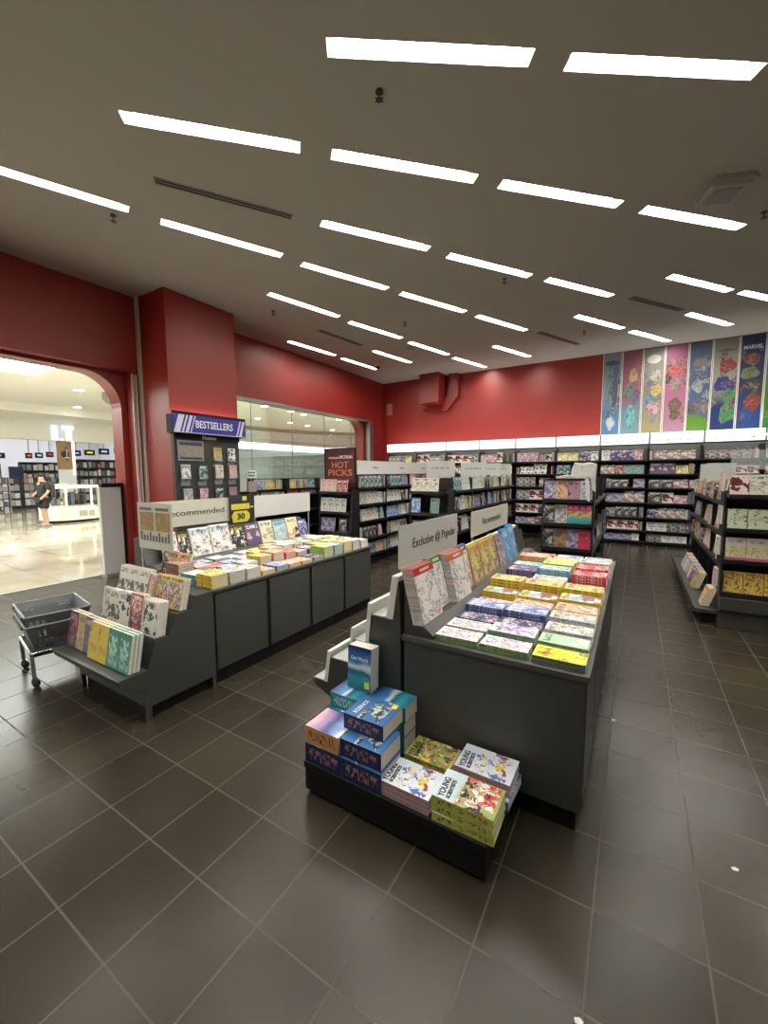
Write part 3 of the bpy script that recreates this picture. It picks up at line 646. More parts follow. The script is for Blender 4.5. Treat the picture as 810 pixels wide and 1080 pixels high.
D('mangayellow', 'bright yellow comic', (.83, .66, .03), [(.8, .6, .02), (.12, .08, .02), (.85, .72, .2), (.55, .35, .02)], spine=(.10, .16, .10), art=(.0, .7), k=7, thr=.5, title=(.1, .06, .02), tscale=(12, 5), band=(.70, .93))
D('mangamint', 'mint green comic', (.42, .66, .42), [(.75, .7, .65), (.5, .68, .5), (.6, .5, .55), (.8, .85, .75)], spine=(.2, .4, .25), art=(.0, .6), k=3, thr=.5)
D('mangagrey', 'silver grey comic', (.62, .62, .64), [(.35, .35, .38), WH, (.5, .5, .55), (.15, .15, .2), (.75, .7, .3)], spine=(.6, .6, .6), art=(0, .9), k=6, thr=.4, spt=(.15, .15, .2))
D('navyart', 'dark navy comic', (.02, .025, .08), [(.6, .6, .7), (.03, .04, .15), (.4, .15, .3), (.75, .7, .6), (.02, .02, .05)], spine=(.03, .03, .08), art=(.0, .9), k=5, thr=.42, title=WH)
D('bluewhite', 'blue comic with white letters', (.12, .18, .42), [(.7, .75, .85), (.3, .4, .7), (.05, .1, .3), (.6, .65, .8)], spine=(.05, .09, .26), art=(0, .95), k=5, thr=.45, title=WH, spt=(.6, .65, .8))
D('orangeart', 'orange and tan comic', (.72, .40, .14), [(.8, .6, .4), (.3, .12, .05), OR, (.75, .7, .6), (.3, .45, .6)], spine=(.75, .45, .1), art=(0, .95), k=4, thr=.42, spt=(.1, .05, .02))
D('trianglebook', 'white comic with yellow triangle', WH, [YB, (.2, .45, .7), WH, (.3, .1, .05), (.25, .5, .75)], spine=(.78, .58, .08), art=(0, 1), k=2.2, thr=.3, blocks=True, spt=(.1, .1, .1))
D('yellowart', 'yellow adventure comic', YB, [(.35, .05, .06), WH, (.1, .08, .05), YB, (.5, .3, .08), (.85, .75, .3)], spine=(.80, .60, .05), art=(0, .95), k=4.2, thr=.42, title=(.3, .02, .02), spt=(.1, .05, .02))
D('purpledark', 'dark purple comic', (.07, .04, .16), [(.35, .25, .6), WH, (.05, .03, .12), (.6, .4, .2)], spine=(.07, .04, .15), art=(0, .95), k=5, thr=.5, title=WH, spt=(.6, .5, .7))
D('skyblue', 'sky blue comic', (.10, .38, .66), [(.6, .8, .85), (.75, .65, .2), (.05, .25, .5), WH, (.4, .65, .3)], spine=(.08, .33, .62), art=(0, .95), k=4, thr=.42, title=WH, spt=WH)
D('redart', 'red comic', (.48, .03, .04), [WH, (.75, .4, .4), (.3, .02, .02), (.7, .1, .1)], spine=(.58, .04, .05), art=(0, .95), k=5, thr=.48, title=WH, spt=WH)
D('limegreen', 'lime green comic', (.50, .66, .14), [WH, (.2, .45, .1), YB, (.75, .3, .2), (.6, .8, .4)], spine=(.30, .50, .08), art=(0, .95), k=4, thr=.45, title=(.1, .2, .02), spt=(.1, .2, .02))
D('coral', 'coral orange comic', (.78, .36, .26), [WH, (.85, .6, .5), (.6, .15, .12), (.85, .75, .5), (.3, .5, .45)], spine=(.75, .33, .12), art=(0, .95), k=4, thr=.42, spt=WH)
D('whitedoodle', 'white comic with bright doodles', WH, [WH, (.7, .2, .3), (.1, .35, .3), (.1, .1, .12), (.5, .6, .2), (.2, .4, .7), WH], spine=(.7, .7, .66), art=(0, .95), k=6, thr=.45)
D('tealstack', 'white topped teal comic', (.75, .8, .78), [(.1, .4, .4), WH, (.7, .5, .4), (.05, .3, .3)], spine=(.02, .27, .27), art=(0, .95), k=4, thr=.48, spt=(.3, .6, .6))
D('browncomic', 'brown paper comic', (.40, .20, .12), [(.55, .35, .25), (.25, .1, .06), (.65, .5, .35)], spine=(.27, .10, .06), art=(0, .95), k=4)
D('magred', 'white doodle magazine with red band', (.80, .78, .74), [WH, (.3, .33, .34), WH, (.72, .65, .6), (.5, .45, .35), WH, (.65, .2, .2), (.5, .6, .58)], spine=(.7, .66, .62), art=(0, .85), k=8, thr=.435, band=None, topband=(.86, (.45, .012, .012)))
D('maggreen', 'white doodle magazine with green band', (.80, .78, .74), [WH, (.25, .28, .3), WH, (.65, .3, .25), (.4, .42, .38), WH], spine=(.7, .66, .62), art=(0, .85), k=8, thr=.435, band=None, topband=(.86, (.06, .22, .03)))
D('magorange', 'white magazine with orange band', (.80, .78, .74), [WH, (.2, .42, .45), (.6, .25, .3), (.55, .65, .25), WH, (.1, .15, .3), WH], spine=(.7, .66, .62), art=(0, .85), k=8, thr=.435, band=None, topband=(.86, (.60, .12, .02)))
D('magnavy', 'white magazine with navy band', (.80, .78, .74), [WH, (.5, .1, .35), (.8, .4, .2), WH, (.1, .2, .45)], spine=(.7, .66, .62), art=(0, .85), k=8, thr=.435, band=None, topband=(.86, (.05, .06, .30)))
D('magyellow', 'olive yellow magazine of portrait panels', (.62, .55, .08), [(.35, .28, .15), (.7, .62, .12), (.2, .15, .1), (.62, .45, .3)], spine=(.6, .5, .1), art=(0, .95), k=6, thr=.38, title=(.55, .12, .04), band=(.78, .94), blocks=True)
D('magslate', 'slate purple magazine', (.25, .22, .30), [(.5, .45, .5), (.15, .12, .2), (.6, .5, .4)], spine=(.3, .2, .25), art=(0, .95), k=5)
D('magblue', 'bright blue topped magazine', (.10, .35, .65), [(.3, .55, .8), (.5, .6, .7), (.05, .15, .35)], spine=(.08, .3, .6), art=(0, .7), k=4, title=WH)
D('kidsdoodle', 'white activity book with colourful doodles', (.83, .82, .80), [WH, (.75, .45, .5), WH, (.5, .65, .55), (.1, .1, .1), WH, (.75, .62, .3), (.4, .6, .72)], spine=(.8, .8, .78), art=(.0, .95), k=4.5, thr=.42, fine=.5, title=(.1, .25, .35))
D('blacklist', 'black magazine with white boxes', (.02, .02, .022), [(.02, .02, .02), WH, (.02, .02, .02), (.3, .3, .3), (.02, .02, .02)], spine=(.03, .03, .03), art=(0, .8), k=5, blocks=True, title=YB)
D('crabbook', 'dark purple book with red animal', (.12, .08, .16), [(.55, .06, .05), (.12, .08, .16), (.5, .5, .55)], spine=(.1, .07, .12), art=(.12, .62), k=2.6, thr=.45, title=WH, fine=.2)
D('animalpaint', 'cream book with bright painted animals', (.78, .74, .60), [(.8, .7, .1), (.75, .72, .6), (.5, .08, .1), (.2, .3, .5), (.45, .6, .25)], spine=(.7, .66, .5), art=(.04, .75), k=4.5, thr=.45)
D('skyhare', 'pale blue and green picture book', (.32, .5, .62), [(.55, .65, .4), (.4, .55, .7), (.65, .75, .72)], spine=(.3, .45, .55), art=(0, .8), k=3, thr=.42, title=(.1, .2, .35))
D('womanart', 'cream book with dark haired portrait', (.78, .72, .45), [(.03, .03, .05), (.7, .38, .2), (.78, .74, .6)], spine=(.75, .7, .4), art=(0, .7), k=2.2, thr=.44, fine=.15)
D('bluedark', 'deep blue book', (.06, .08, .30), [(.3, .35, .6), (.04, .04, .15), (.5, .4, .5)], spine=(.05, .07, .25), art=(0, .9), k=4, title=WH)
D('creamink', 'cream book with a dark ink drawing', (.76, .73, .62), [(.06, .06, .06), (.3, .28, .24), (.08, .08, .07)], spine=(.74, .71, .62), art=(.1, .55), k=4, thr=.435, title=(.15, .14, .12))
D('zebra', 'white book with black brush strokes', (.82, .81, .76), [(.03, .03, .03), (.05, .05, .05), WH], spine=(.74, .72, .66), art=(.05, .95), k=5, thr=.46, fine=.3)
D('swirl', 'white book with a black swirl', (.82, .82, .80), [(.03, .03, .04), (.1, .1, .15)], spine=(.7, .68, .62), art=(.1, .95), k=2, thr=.53)
D('funny', 'red and purple novel with white title', (.52, .10, .05), [(.75, .7, .6), (.15, .08, .18), (.5, .1, .1), (.1, .05, .1)], spine=(.6, .55, .5), art=(0, .5), k=5, thr=.4, title=WH, band=(.5, .95), tscale=(10, 9))
D('greenpair', 'teal green novel', (.04, .28, .21), [(.2, .48, .4), (.04, .25, .2), (.4, .6, .5)], spine=(.05, .3, .22), art=(.05, .6), k=4.5, thr=.5, title=(.5, .75, .6), band=(.35, .85), tscale=(10, 8))
D('yellowpair', 'yellow novel with tiny figures', (.78, .60, .06), [(.15, .12, .08), (.78, .62, .08), (.75, .4, .1), (.78, .6, .06)], spine=(.75, .58, .08), art=(.35, .95), k=6, thr=.53, title=(.65, .25, .04), band=(.2, .42))
D('purplenovel', 'violet novel', (.14, .12, .25), [(.35, .3, .45), (.1, .08, .18)], spine=(.2, .18, .3), art=(0, .9), k=3, title=(.6, .5, .6))
D('tan', 'tan novel', (.55, .42, .16), [(.7, .66, .5), (.4, .28, .12)], spine=(.6, .52, .3), art=(0, .5), k=3)
D('darkpink', 'dark plum novel', (.10, .05, .08), [(.45, .12, .18), (.05, .03, .05)], spine=(.5, .45, .4), art=(.1, .8), k=3, title=(.6, .4, .4))
D('mangapeople', 'yellow bordered comic with two figures', (.72, .55, .08), [(.28, .14, .08), (.6, .62, .7), (.45, .25, .12), (.72, .6, .3), (.2, .2, .35)], spine=(.62, .6, .5), art=(.04, .84), k=4, thr=.3, title=(.1, .05, .02), band=(.87, .96))
D('redfoil', 'shiny red and yellow wrapped pack', (.70, .25, .16), [(.75, .5, .4), (.8, .65, .1), (.6, .12, .08), (.55, .55, .45)], spine=(.5, .45, .35), art=(0, 1), k=2, thr=.4)
D('greyblack', 'black and grey book', (.04, .04, .045), [(.4, .4, .4), (.03, .03, .03), (.6, .58, .55), (.12, .12, .14)], spine=(.04, .04, .045), art=(0, .95), k=5, thr=.42, title=WH, spt=WH)
D('palegrey', 'pale grey book', (.55, .56, .55), [(.3, .3, .32), (.68, .68, .66), (.5, .45, .4), (.2, .2, .22)], spine=(.5, .5, .5), art=(0, .95), k=5)
D('creampaper', 'cream book with small dark print', (.70, .66, .58), [(.2, .18, .16), (.7, .65, .55), (.66, .62, .5)], spine=(.66, .6, .5), art=(.05, .7), k=7, thr=.48)
D('pinkpaper', 'pale pink book', (.66, .42, .38), [(.75, .62, .58), (.55, .22, .2), (.72, .55, .5)], spine=(.6, .38, .34), art=(0, .9), k=5, title=(.35, .08, .08))
D('whiteplain', 'white book with fine print', (.74, .73, .70), [(.25, .25, .27), (.74, .72, .68), (.55, .5, .5)], spine=(.7, .68, .64), art=(.1, .75), k=6, thr=.5)
D('tealblack', 'dark teal book', (.03, .10, .12), [(.2, .4, .42), (.02, .05, .06), (.5, .55, .5)], spine=(.03, .10, .12), art=(0, .9), k=4, title=WH, spt=WH)
D('crimson', 'dark crimson book', (.28, .03, .04), [(.5, .12, .1), (.1, .01, .02), (.6, .5, .45)], spine=(.24, .03, .04), art=(0, .9), k=4, title=(.75, .7, .65), spt=WH)
D('softblue', 'soft blue book with white clouds', (.14, .28, .55), [(.45, .55, .7), (.1, .2, .5), (.65, .7, .78)], spine=(.12, .22, .45), art=(0, .9), k=3, thr=.42, title=WH)
D('greenblue', 'blue green landscape book', (.20, .33, .32), [(.15, .28, .25), (.4, .48, .4), (.12, .22, .3)], spine=(.15, .25, .25), art=(0, .7), k=4, title=(.05, .06, .05))
D('violetcity', 'violet fantasy novel', (.16, .15, .26), [(.4, .35, .5), (.08, .07, .15), (.55, .5, .6)], spine=(.12, .1, .2), art=(.05, .9), k=4)
D('peachcity', 'peach fantasy novel', (.52, .30, .18), [(.65, .5, .35), (.35, .12, .08), (.6, .35, .2)], spine=(.4, .2, .12), art=(.05, .9), k=4)
D('rosetower', 'dusty rose novel with dark tower', (.42, .22, .26), [(.12, .12, .25), (.5, .32, .35)], spine=(.3, .15, .2), art=(.12, .7), k=3, thr=.52)
D('silvercity', 'silver grey fantasy novel', (.5, .52, .56), [(.25, .28, .32), (.62, .64, .66), (.4, .42, .46)], spine=(.4, .42, .45), art=(.05, .6), k=5)
D('stripe', 'pink, yellow and teal striped novel', (.6, .08, .22), [(.6, .5, .12), (.5, .05, .15)], spine=(.5, .06, .2), art=(.35, .6), k=6, thr=.42, vr=[(0, (.04, .25, .28)), (.3, (.06, .35, .32)), (.42, (.55, .52, .12)), (.62, (.5, .5, .12)), (.68, (.62, .06, .2)), (1, (.60, .05, .2))], title=(.85, .6, .65))
D('redcover', 'bright crimson novel', (.50, .03, .07), [(.6, .2, .2), (.35, .02, .05)], spine=(.4, .02, .05), art=(.1, .8), k=3, thr=.55, title=(.65, .2, .2))
D('bronze', 'bronze patterned novel', (.20, .09, .05), [(.4, .25, .12), (.1, .04, .03), (.45, .3, .18)], spine=(.15, .07, .04), art=(.05, .9), k=6)
D('strawberry', 'white book with a dark red fruit', (.74, .66, .60), [(.10, .015, .02), (.14, .02, .03)], spine=(.6, .25, .2), art=(.15, .88), k=1.6, thr=.50, band=None)
D('leafgreen', 'pale green book with black leaves', (.55, .60, .42), [(.05, .07, .03), (.55, .6, .42), (.6, .65, .48)], spine=(.5, .52, .38), art=(0, 1), k=5, thr=.5, title=(.3, .38, .2), band=(.4, .6))
D('saladplate', 'white cookbook with a salad bowl', (.62, .56, .52), [(.55, .52, .12), (.3, .38, .1), (.68, .62, .52), (.6, .5, .2)], spine=(.45, .2, .25), art=(.15, .6), k=6, thr=.38, botband=(.12, (.48, .10, .2)), title=(.35, .15, .15))
D('yellowpattern', 'yellow book with brown pattern', (.66, .46, .08), [(.66, .48, .1), (.16, .07, .03), (.7, .55, .2), (.4, .2, .05)], spine=(.5, .35, .06), art=(0, 1), k=6, thr=.4, title=(.12, .05, .02))
D('pinktoy', 'pink activity book', (.50, .20, .28), [(.7, .55, .58), (.35, .1, .2), (.6, .6, .58), (.55, .3, .38)], spine=(.45, .17, .26), art=(0, .95), k=2.5)
D('yellowtoy', 'yellow activity book', (.75, .62, .12), [WH, (.6, .3, .1), (.4, .6, .3), (.8, .7, .3)], spine=(.7, .55, .1), art=(0, .95), k=2.5)
D('multitoy', 'mixed colour activity pack', (.42, .42, .40), [(.7, .68, .64), (.45, .2, .2), (.15, .18, .2), (.4, .38, .3), (.2, .3, .4), (.1, .1, .1)], spine=(.4, .4, .4), art=(0, 1), k=2.6, thr=.36, fine=.25)
D('darktoy', 'dark activity pack', (.08, .08, .09), [(.5, .5, .48), (.05, .05, .06), (.25, .25, .28), (.4, .3, .25)], spine=(.08, .08, .09), art=(0, 1), k=2.8, thr=.42, fine=.3)

def book_mb(w, h, t, pages_mi=None, cover_mi=0, mb=None, only=None, M=None):
    b = mb or MB(); e = .0016 if t > .01 else .0008; x0, x1 = -w/2, w/2; fo = .4*e
    T = (lambda p: tuple(M @ Vector(p))) if M else (lambda p: p)
    if only != 'pages':
        def quad(p, uv): b.face([T(q) for q in p], cover_mi, uv)
        U0 = [(-.1, .02)]*4
        for z0, z1, top in ((t-e, t, 1), (0, e, 0)):
            quad([(x0, 0, z1), (x1, 0, z1), (x1, h, z1), (x0, h, z1)], [(0, 0), (1, 0), (1, 1), (0, 1)] if top else U0)
            quad([(x0, h, z0), (x1, h, z0), (x1, 0, z0), (x0, 0, z0)], U0 if top else [(0, 1), (1, 1), (1, 0), (0, 0)])
            quad([(x0, 0, z0), (x1, 0, z0), (x1, 0, z1), (x0, 0, z1)], U0); quad([(x1, h, z0), (x0, h, z0), (x0, h, z1), (x1, h, z1)], U0)
            quad([(x1, 0, z0), (x1, h, z0), (x1, h, z1), (x1, 0, z1)], U0)
        quad([(x0, h, 0), (x0, 0, 0), (x0, 0, t), (x0, h, t)], [(-1, 1), (-1, 0), (-.01, 0), (-.01, 1)])
        quad([(x0+e, 0, e), (x0+e, h, e), (x0+e, h, t-e), (x0+e, 0, t-e)], U0)
        quad([(x0, 0, e), (x0+e, 0, e), (x0+e, 0, t-e), (x0, 0, t-e)], U0); quad([(x0+e, h, e), (x0, h, e), (x0, h, t-e), (x0+e, h, t-e)], U0)
    if only != 'cover':
        g = min(.003, w*.02)
        p = [(x0+e, g, e), (x1-g, g, e), (x1-g, h-g, e), (x0+e, h-g, e), (x0+e, g, t-e), (x1-g, g, t-e), (x1-g, h-g, t-e), (x0+e, h-g, t-e)]
        b.hexa([T(q) for q in p], pages_mi if pages_mi is not None else 0)
    return b
QUEUE = []     # every book of the shop before it is linked
def put(key, w, h, t, M, label=None, group=None, name='book', cat='book', big=False, extra=None):
    QUEUE.append(dict(key=key, w=w, h=h, t=t, M=M, label=label, group=group, name=name, cat=cat, big=big, extra=extra))
def stand(pos, face, lean=8):
    """standing book: pos = bottom centre of its back, face = unit direction its front looks to"""
    fx, fy = face; a = R(lean); F = Vector((fx, fy, 0)); Z = Vector((0, 0, 1))
    z = F*math.cos(a)+Z*math.sin(a); y = Z*math.cos(a)-F*math.sin(a); x = y.cross(z)
    M = Matrix((x, y, z)).transposed().to_4x4(); M.translation = Vector(pos); return M
def lie(pos, xdir, rot=0):
    """lying book, pos = middle of the bottom edge, xdir = direction its width runs (left to right when read)"""
    a = math.atan2(xdir[1], xdir[0])+R(rot); M = Matrix.Rotation(a, 4, 'Z'); M.translation = Vector(pos); return M
def lie_c(cx, cy, z, h, rot=0):
    """lying with spine toward the camera side, centred on cx, cy; height along -X"""
    M = lie((0, 0, 0), (0, 1), rot); c = M @ Vector((0, h/2, 0)); M.translation = Vector((cx-c.x, cy-c.y, z)); return M

# ---- pallet books
def pallet(key, x0, x1, y0, y1, z0, z1, label, grp, rot=0, extra=None, name='box_set', cat='boxed book set'):
    put(key, y1-y0, x1-x0, z1-z0, lie_c((x0+x1)/2, (y0+y1)/2, z0, x1-x0, rot), label, grp, name, cat, True, extra)
P0 = .1755
g1 = 'boxed sets on the black platform'
def t_sci(o, w, h, t):
    text('SCIENCE', .034, mat('title_cream', (.75, .72, .66), .5), Matrix.Translation((-.01, h*.80, t+.0006)), o, 'title_lettering', width=w*.62, depth=.0004, bold=.0008)
    b = MB(); b.box(w*.28, .02, t, w*.47, .05, t+.0008); b.build('price_sticker', mat('sticker_yellow', (.85, .75, .05), .5), o)
def t_world(o, w, h, t):
    text('Our World', .03, TXTW, Matrix.Translation((0, h*.72, t+.0006)), o, 'title_lettering', width=w*.72, depth=.0004, bold=.0006)
    b = MB(); b.box(w*.24, .018, t, w*.44, .055, t+.0008); b.build('price_sticker', mat('sticker_yellow', (.85, .75, .05), .5), o)
def t_ys(o, w, h, t):
    for s, z, wd, col in (('YOUNG', .88, .66, TXTK), ('SCIENTISTS', .765, .62, TXTK)):
        text(s, .04 if s == 'YOUNG' else .024, col, Matrix.Translation((-.02, h*z, t+.0006)) @ Matrix.Rotation(R(4), 4, 'Z'), o, 'title_lettering', width=w*wd, depth=.0004, bold=.0012)
pallet('science', -1.39, -1.16, 1.488, 1.675, P0, P0+.098, 'dark blue boxed set at the front left corner of the black platform, bottom', g1)
pallet('galaxy', -1.388, -1.178, 1.49, 1.67, P0+.099, P0+.188, 'pink and blue galaxy boxed set with orange spines, platform left corner', g1)
pallet('science', -1.157, -.93, 1.488, 1.675, P0, P0+.098, 'dark blue boxed set at the bottom front, under two blue science sets', g1)
pallet('science', -1.172, -.938, 1.50, 1.69, P0+.099, P0+.187, 'blue science boxed set in the middle of three stacked on the platform', g1)
pallet('science', -1.205, -.972, 1.575, 1.775, P0+.188, P0+.268, 'blue animal science boxed set with yellow sticker, on top of two others', g1, extra=t_sci)
for k in range(3): pallet('ourworld', -1.405, -1.215, 1.70 if k < 2 else 1.715, 1.905, P0+.086*k, P0+.086*(k+1)-.001, ['lowest', 'middle', 'top'][k]+' teal boxed set of the stack behind the galaxy boxed set', g1)
for k in range(2): pallet('ourworld', -1.185, -.97, 1.782, 1.918, P0+.086*k, P0+.086*(k+1)-.001, ['lowest', 'second lowest'][k]+' teal boxed set of the rear stack behind the science sets', g1)
pallet('ourworld', -1.19, -.962, 1.78, 1.92, P0+.173, P0+.257, 'blue mountain lake boxed set lying on the rear stack, yellow sticker', g1)
put('ourworld', .155, .245, .085, stand((-1.27, 1.885, P0+.258), (0, -1), 3), 'upright blue boxed set titled Our World on top of the teal stack', g1, 'box_set', 'boxed book set', True, t_world)
g2 = 'science volumes on the black platform'
for k in range(3): pallet('explorer', -.955, -.695, 1.492, 1.672, P0+.024*k, P0+.024*(k+1)-.0008, ['bottom', 'middle', 'top'][k]+' white volume in the mauve-spined stack at the front of the platform', g2, extra=t_ys if k == 2 else None, name='science_volume', cat='book')
for k in range(3): pallet('racer', -.678, -.412, 1.489, 1.668, P0+.038*k, P0+.038*(k+1)-.0008, ['bottom', 'middle', 'top'][k]+' green-spined volume in the stack at the front right platform corner', g2, rot=[1, -1.5, 0][k], extra=t_ys if k == 2 else None, name='science_volume', cat='book')
for k in range(2): pallet('forest', -.945, -.70, 1.735, 1.905, P0+.024*k, P0+.024*(k+1)-.0008, ['lower', 'upper'][k]+' yellow and green volume behind the white front stack', g2, rot=0, extra=t_ys if k == 1 else None, name='science_volume', cat='book')
pallet('softblue', -.655, -.40, 1.695, 1.90, P0, P0+.045, 'deep blue volume at the bottom of the rear right platform stack', g2, rot=-3, name='science_volume', cat='book')
for k in range(2): pallet('explorer', -.668, -.408, 1.715, 1.895, P0+.046+.03*k, P0+.046+.03*(k+1)-.0008, ['lower', 'upper'][k]+' white volume in the stack at the rear right platform corner', g2, extra=t_ys if k == 1 else None, name='science_volume', cat='book')

# ---- right table stacks:   (column, y0, y1, list of (design, count, thickness))
cx = {0: (-.875, -.645), 1: (-.635, -.395), 2: (-.382, -.148)}
RT = [
 (2, 1.945, 2.085, [('mangayellow', 2, .018)]), (1, 1.95, 2.085, [('mangawhite', 2, .017)]), (0, 1.95, 2.085, [('mangawhite', 2, .017)]),
 (2, 2.10, 2.235, [('mangamint', 3, .016)]), (1, 2.10, 2.24, [('mangapurple', 3, .018)]), (0, 2.10, 2.235, [('mangawhite', 2, .018)]),
 (2, 2.25, 2.385, [('mangagrey', 3, .02)]), (1, 2.25, 2.385, [('navyart', 2, .02)]), (0, 2.25, 2.38, [('navyart', 2, .018)]),
 (2, 2.40, 2.535, [('mangagrey', 4, .02)]), (1, 2.40, 2.56, [('bluewhite', 4, .019)]), (0, 2.40, 2.55, [('bluewhite', 4, .018)]),
 (2, 2.56, 2.72, [('orangeart', 4, .019)]), (1, 2.575, 2.72, [('orangeart', 3, .02)]), (0, 2.57, 2.71, [('coral', 2, .018)]),
 (2, 2.74, 2.90, [('trianglebook', 5, .018)]), (1, 2.74, 2.90, [('trianglebook', 4, .018)]), (0, 2.74, 2.88, [('trianglebook', 4, .018)]),
 (2, 2.94, 3.10, [('yellowart', 6, .018)]), (1, 2.95, 3.11, [('yellowart', 6, .018)]), (0, 2.92, 3.08, [('yellowart', 6, .02)]),
 (2, 3.13, 3.29, [('whitedoodle', 3, .02)]), (1, 3.16, 3.31, [('mangagrey', 5, .019)]), (0, 3.14, 3.29, [('mangapurple', 3, .02)]),
 (2, 3.33, 3.50, [('redart', 6, .02)]), (1, 3.36, 3.52, [('skyblue', 6, .022)]), (0, 3.36, 3.52, [('purpledark', 5, .02)]),
 (2, 3.55, 3.72, [('whitedoodle', 3, .022), ('redart', 3, .02)]), (1, 3.57, 3.74, [('limegreen', 6, .022)]), (0, 3.57, 3.72, [('skyblue', 5, .02)]),
 (2, 3.77, 3.94, [('whitedoodle', 6, .022)]), (1, 3.79, 3.95, [('limegreen', 5, .022)]), (0, 3.78, 3.95, [('coral', 6, .023)]),
 (2, 4.0, 4.16, [('coral', 4, .02)]), (1, 4.0, 4.16, [('yellowart', 4, .02)]), (0, 4.0, 4.16, [('whitedoodle', 4, .02)]),
 (2, 4.25, 4.41, [('palegrey', 3, .02)]), (1, 4.25, 4.41, [('bluewhite', 3, .02)]), (0, 4.25, 4.41, [('redart', 3, .02)]),
]
CN = {0: 'magazine-side', 1: 'middle', 2: 'aisle-side'}
seen = {}
for c, y0, y1, lay in RT:
    rowk = seen[c] = seen.get(c, 0)+1
    tot = sum(n for _, n, _ in lay); z = TOP+.0008; i = 0
    x0, x1 = cx[c]
    for key, n, t in lay:
        for q in range(n):
            i += 1; fromtop = tot-i+1
            w, h = y1-y0, x1-x0
            lab = '%s, %s from top of %s-row %s stack, right table' % (DS[key][1], 'topmost' if fromtop == 1 else ORD[fromtop], ORD[rowk], CN[c])
            lab = lab.replace('topmost from top of', 'on top of')
            put(key, w-.004, h-.006, t-.0006, lie_c((x0+x1)/2+random.uniform(-.002, .002), (y0+y1)/2, z, h-.006, random.uniform(-1.2, 1.2)), lab, 'comics stacked on the right table', 'comic_book', 'comic book', fromtop == 1 and rowk < 5)
            z += t
# upright magazines on the right table rest
def mtitle(s):
    def fn(o, w, h, t): text(s, .022, TXTW, Matrix.Translation((.01, h*.928, t+.0006)), o, 'title_lettering', width=w*.45, depth=.0004, bold=.0006)
    return fn
y = 1.96
for key, w, h, n, nm, ttl in [('magred', .26, .315, 6, 'at the near end of the rest', 'MARMON'), ('maggreen', .19, .315, 2, 'second along the rest', 'MARM'), ('magorange', .27, .315, 7, 'third along the rest', 'MARMON'), ('magnavy', .16, .315, 2, 'fourth along the rest', 'MAR'),
                              ('magyellow', .22, .29, 3, 'fifth along the rest', None), ('magyellow', .22, .29, 3, 'sixth along the rest', None), ('magyellow', .20, .29, 2, 'seventh along the rest', None), ('magslate', .2, .27, 3, 'eighth along the rest', None), ('magblue', .2, .30, 3, 'ninth along the rest', None), ('magblue', .2, .32, 3, 'last along the rest', None)]:
    for q in range(n):
        lab = '%s %s' % (DS[key][1], nm) if q == n-1 else 'copy %s behind the front %s, %s' % (ORD[n-1-q], DS[key][1], nm)
        put(key, w-.006, h, .0085, stand((-.996+.009*q, y+w/2-.006*(n-1-q), TOP+.061-.0016*q), (1, 0), 14), lab, 'magazines upright on the right table', 'magazine', 'magazine', q == n-1, mtitle(ttl) if (ttl and q == n-1) else None)
    y += w+.012

# ---- left table
def step_row(items, yb, z, x1, grp, step, lean):
    x = x1
    for i, (key, w, h, n, t) in enumerate(items):
        for q in range(n):
            lab = '%s, %s from aisle on the %s step of the left stand' % (DS[key][1], ORD[i+1], step)
            if q < n-1: lab = 'copy %s behind the %s, %s place on the %s left step' % (ORD[n-1-q], DS[key][1], ORD[i+1], step)
            put(key, w-.004, h, t-.0005, stand((x-w/2, yb-t*q, z+.001), (0, -1), lean), lab, grp, 'book', 'book', q == n-1)
        x -= w
step_row([('greenpair', .145, .255, 3, .026), ('greenpair', .145, .255, 3, .026), ('yellowpair', .13, .255, 3, .026), ('yellowpair', .13, .255, 3, .026), ('purplenovel', .13, .255, 2, .026), ('tan', .11, .26, 2, .026), ('darkpink', .14, .26, 2, .026)], 1.375, .351, -2.725, 'novels on the lowest left step', 'lowest', 10)
step_row([('zebra', .17, .24, 3, .024), ('whiteplain', .06, .23, 2, .024), ('funny', .165, .25, 2, .024), ('swirl', .16, .24, 2, .024), ('creamink', .15, .235, 2, .024), ('whiteplain', .14, .23, 1, .022)], 1.556, .532, -2.725, 'novels on the middle left step', 'middle', 10)
step_row([('mangapeople', .17, .225, 2, .026), ('mangapeople', .12, .225, 2, .026), ('yellowart', .10, .22, 1, .022), ('pinkpaper', .06, .21, 2, .022), ('creamink', .145, .235, 2, .026), ('creamink', .145, .235, 2, .026), ('creamink', .14, .235, 2, .026)], 1.72, .667, -2.725, 'novels on the top left step', 'top', 14)
cxl = [(-2.935, -2.735), (-3.15, -2.955), (-3.36, -3.165), (-3.55, -3.375)]
CL = ['aisle-side', 'second-column', 'third-column', 'rear-column']
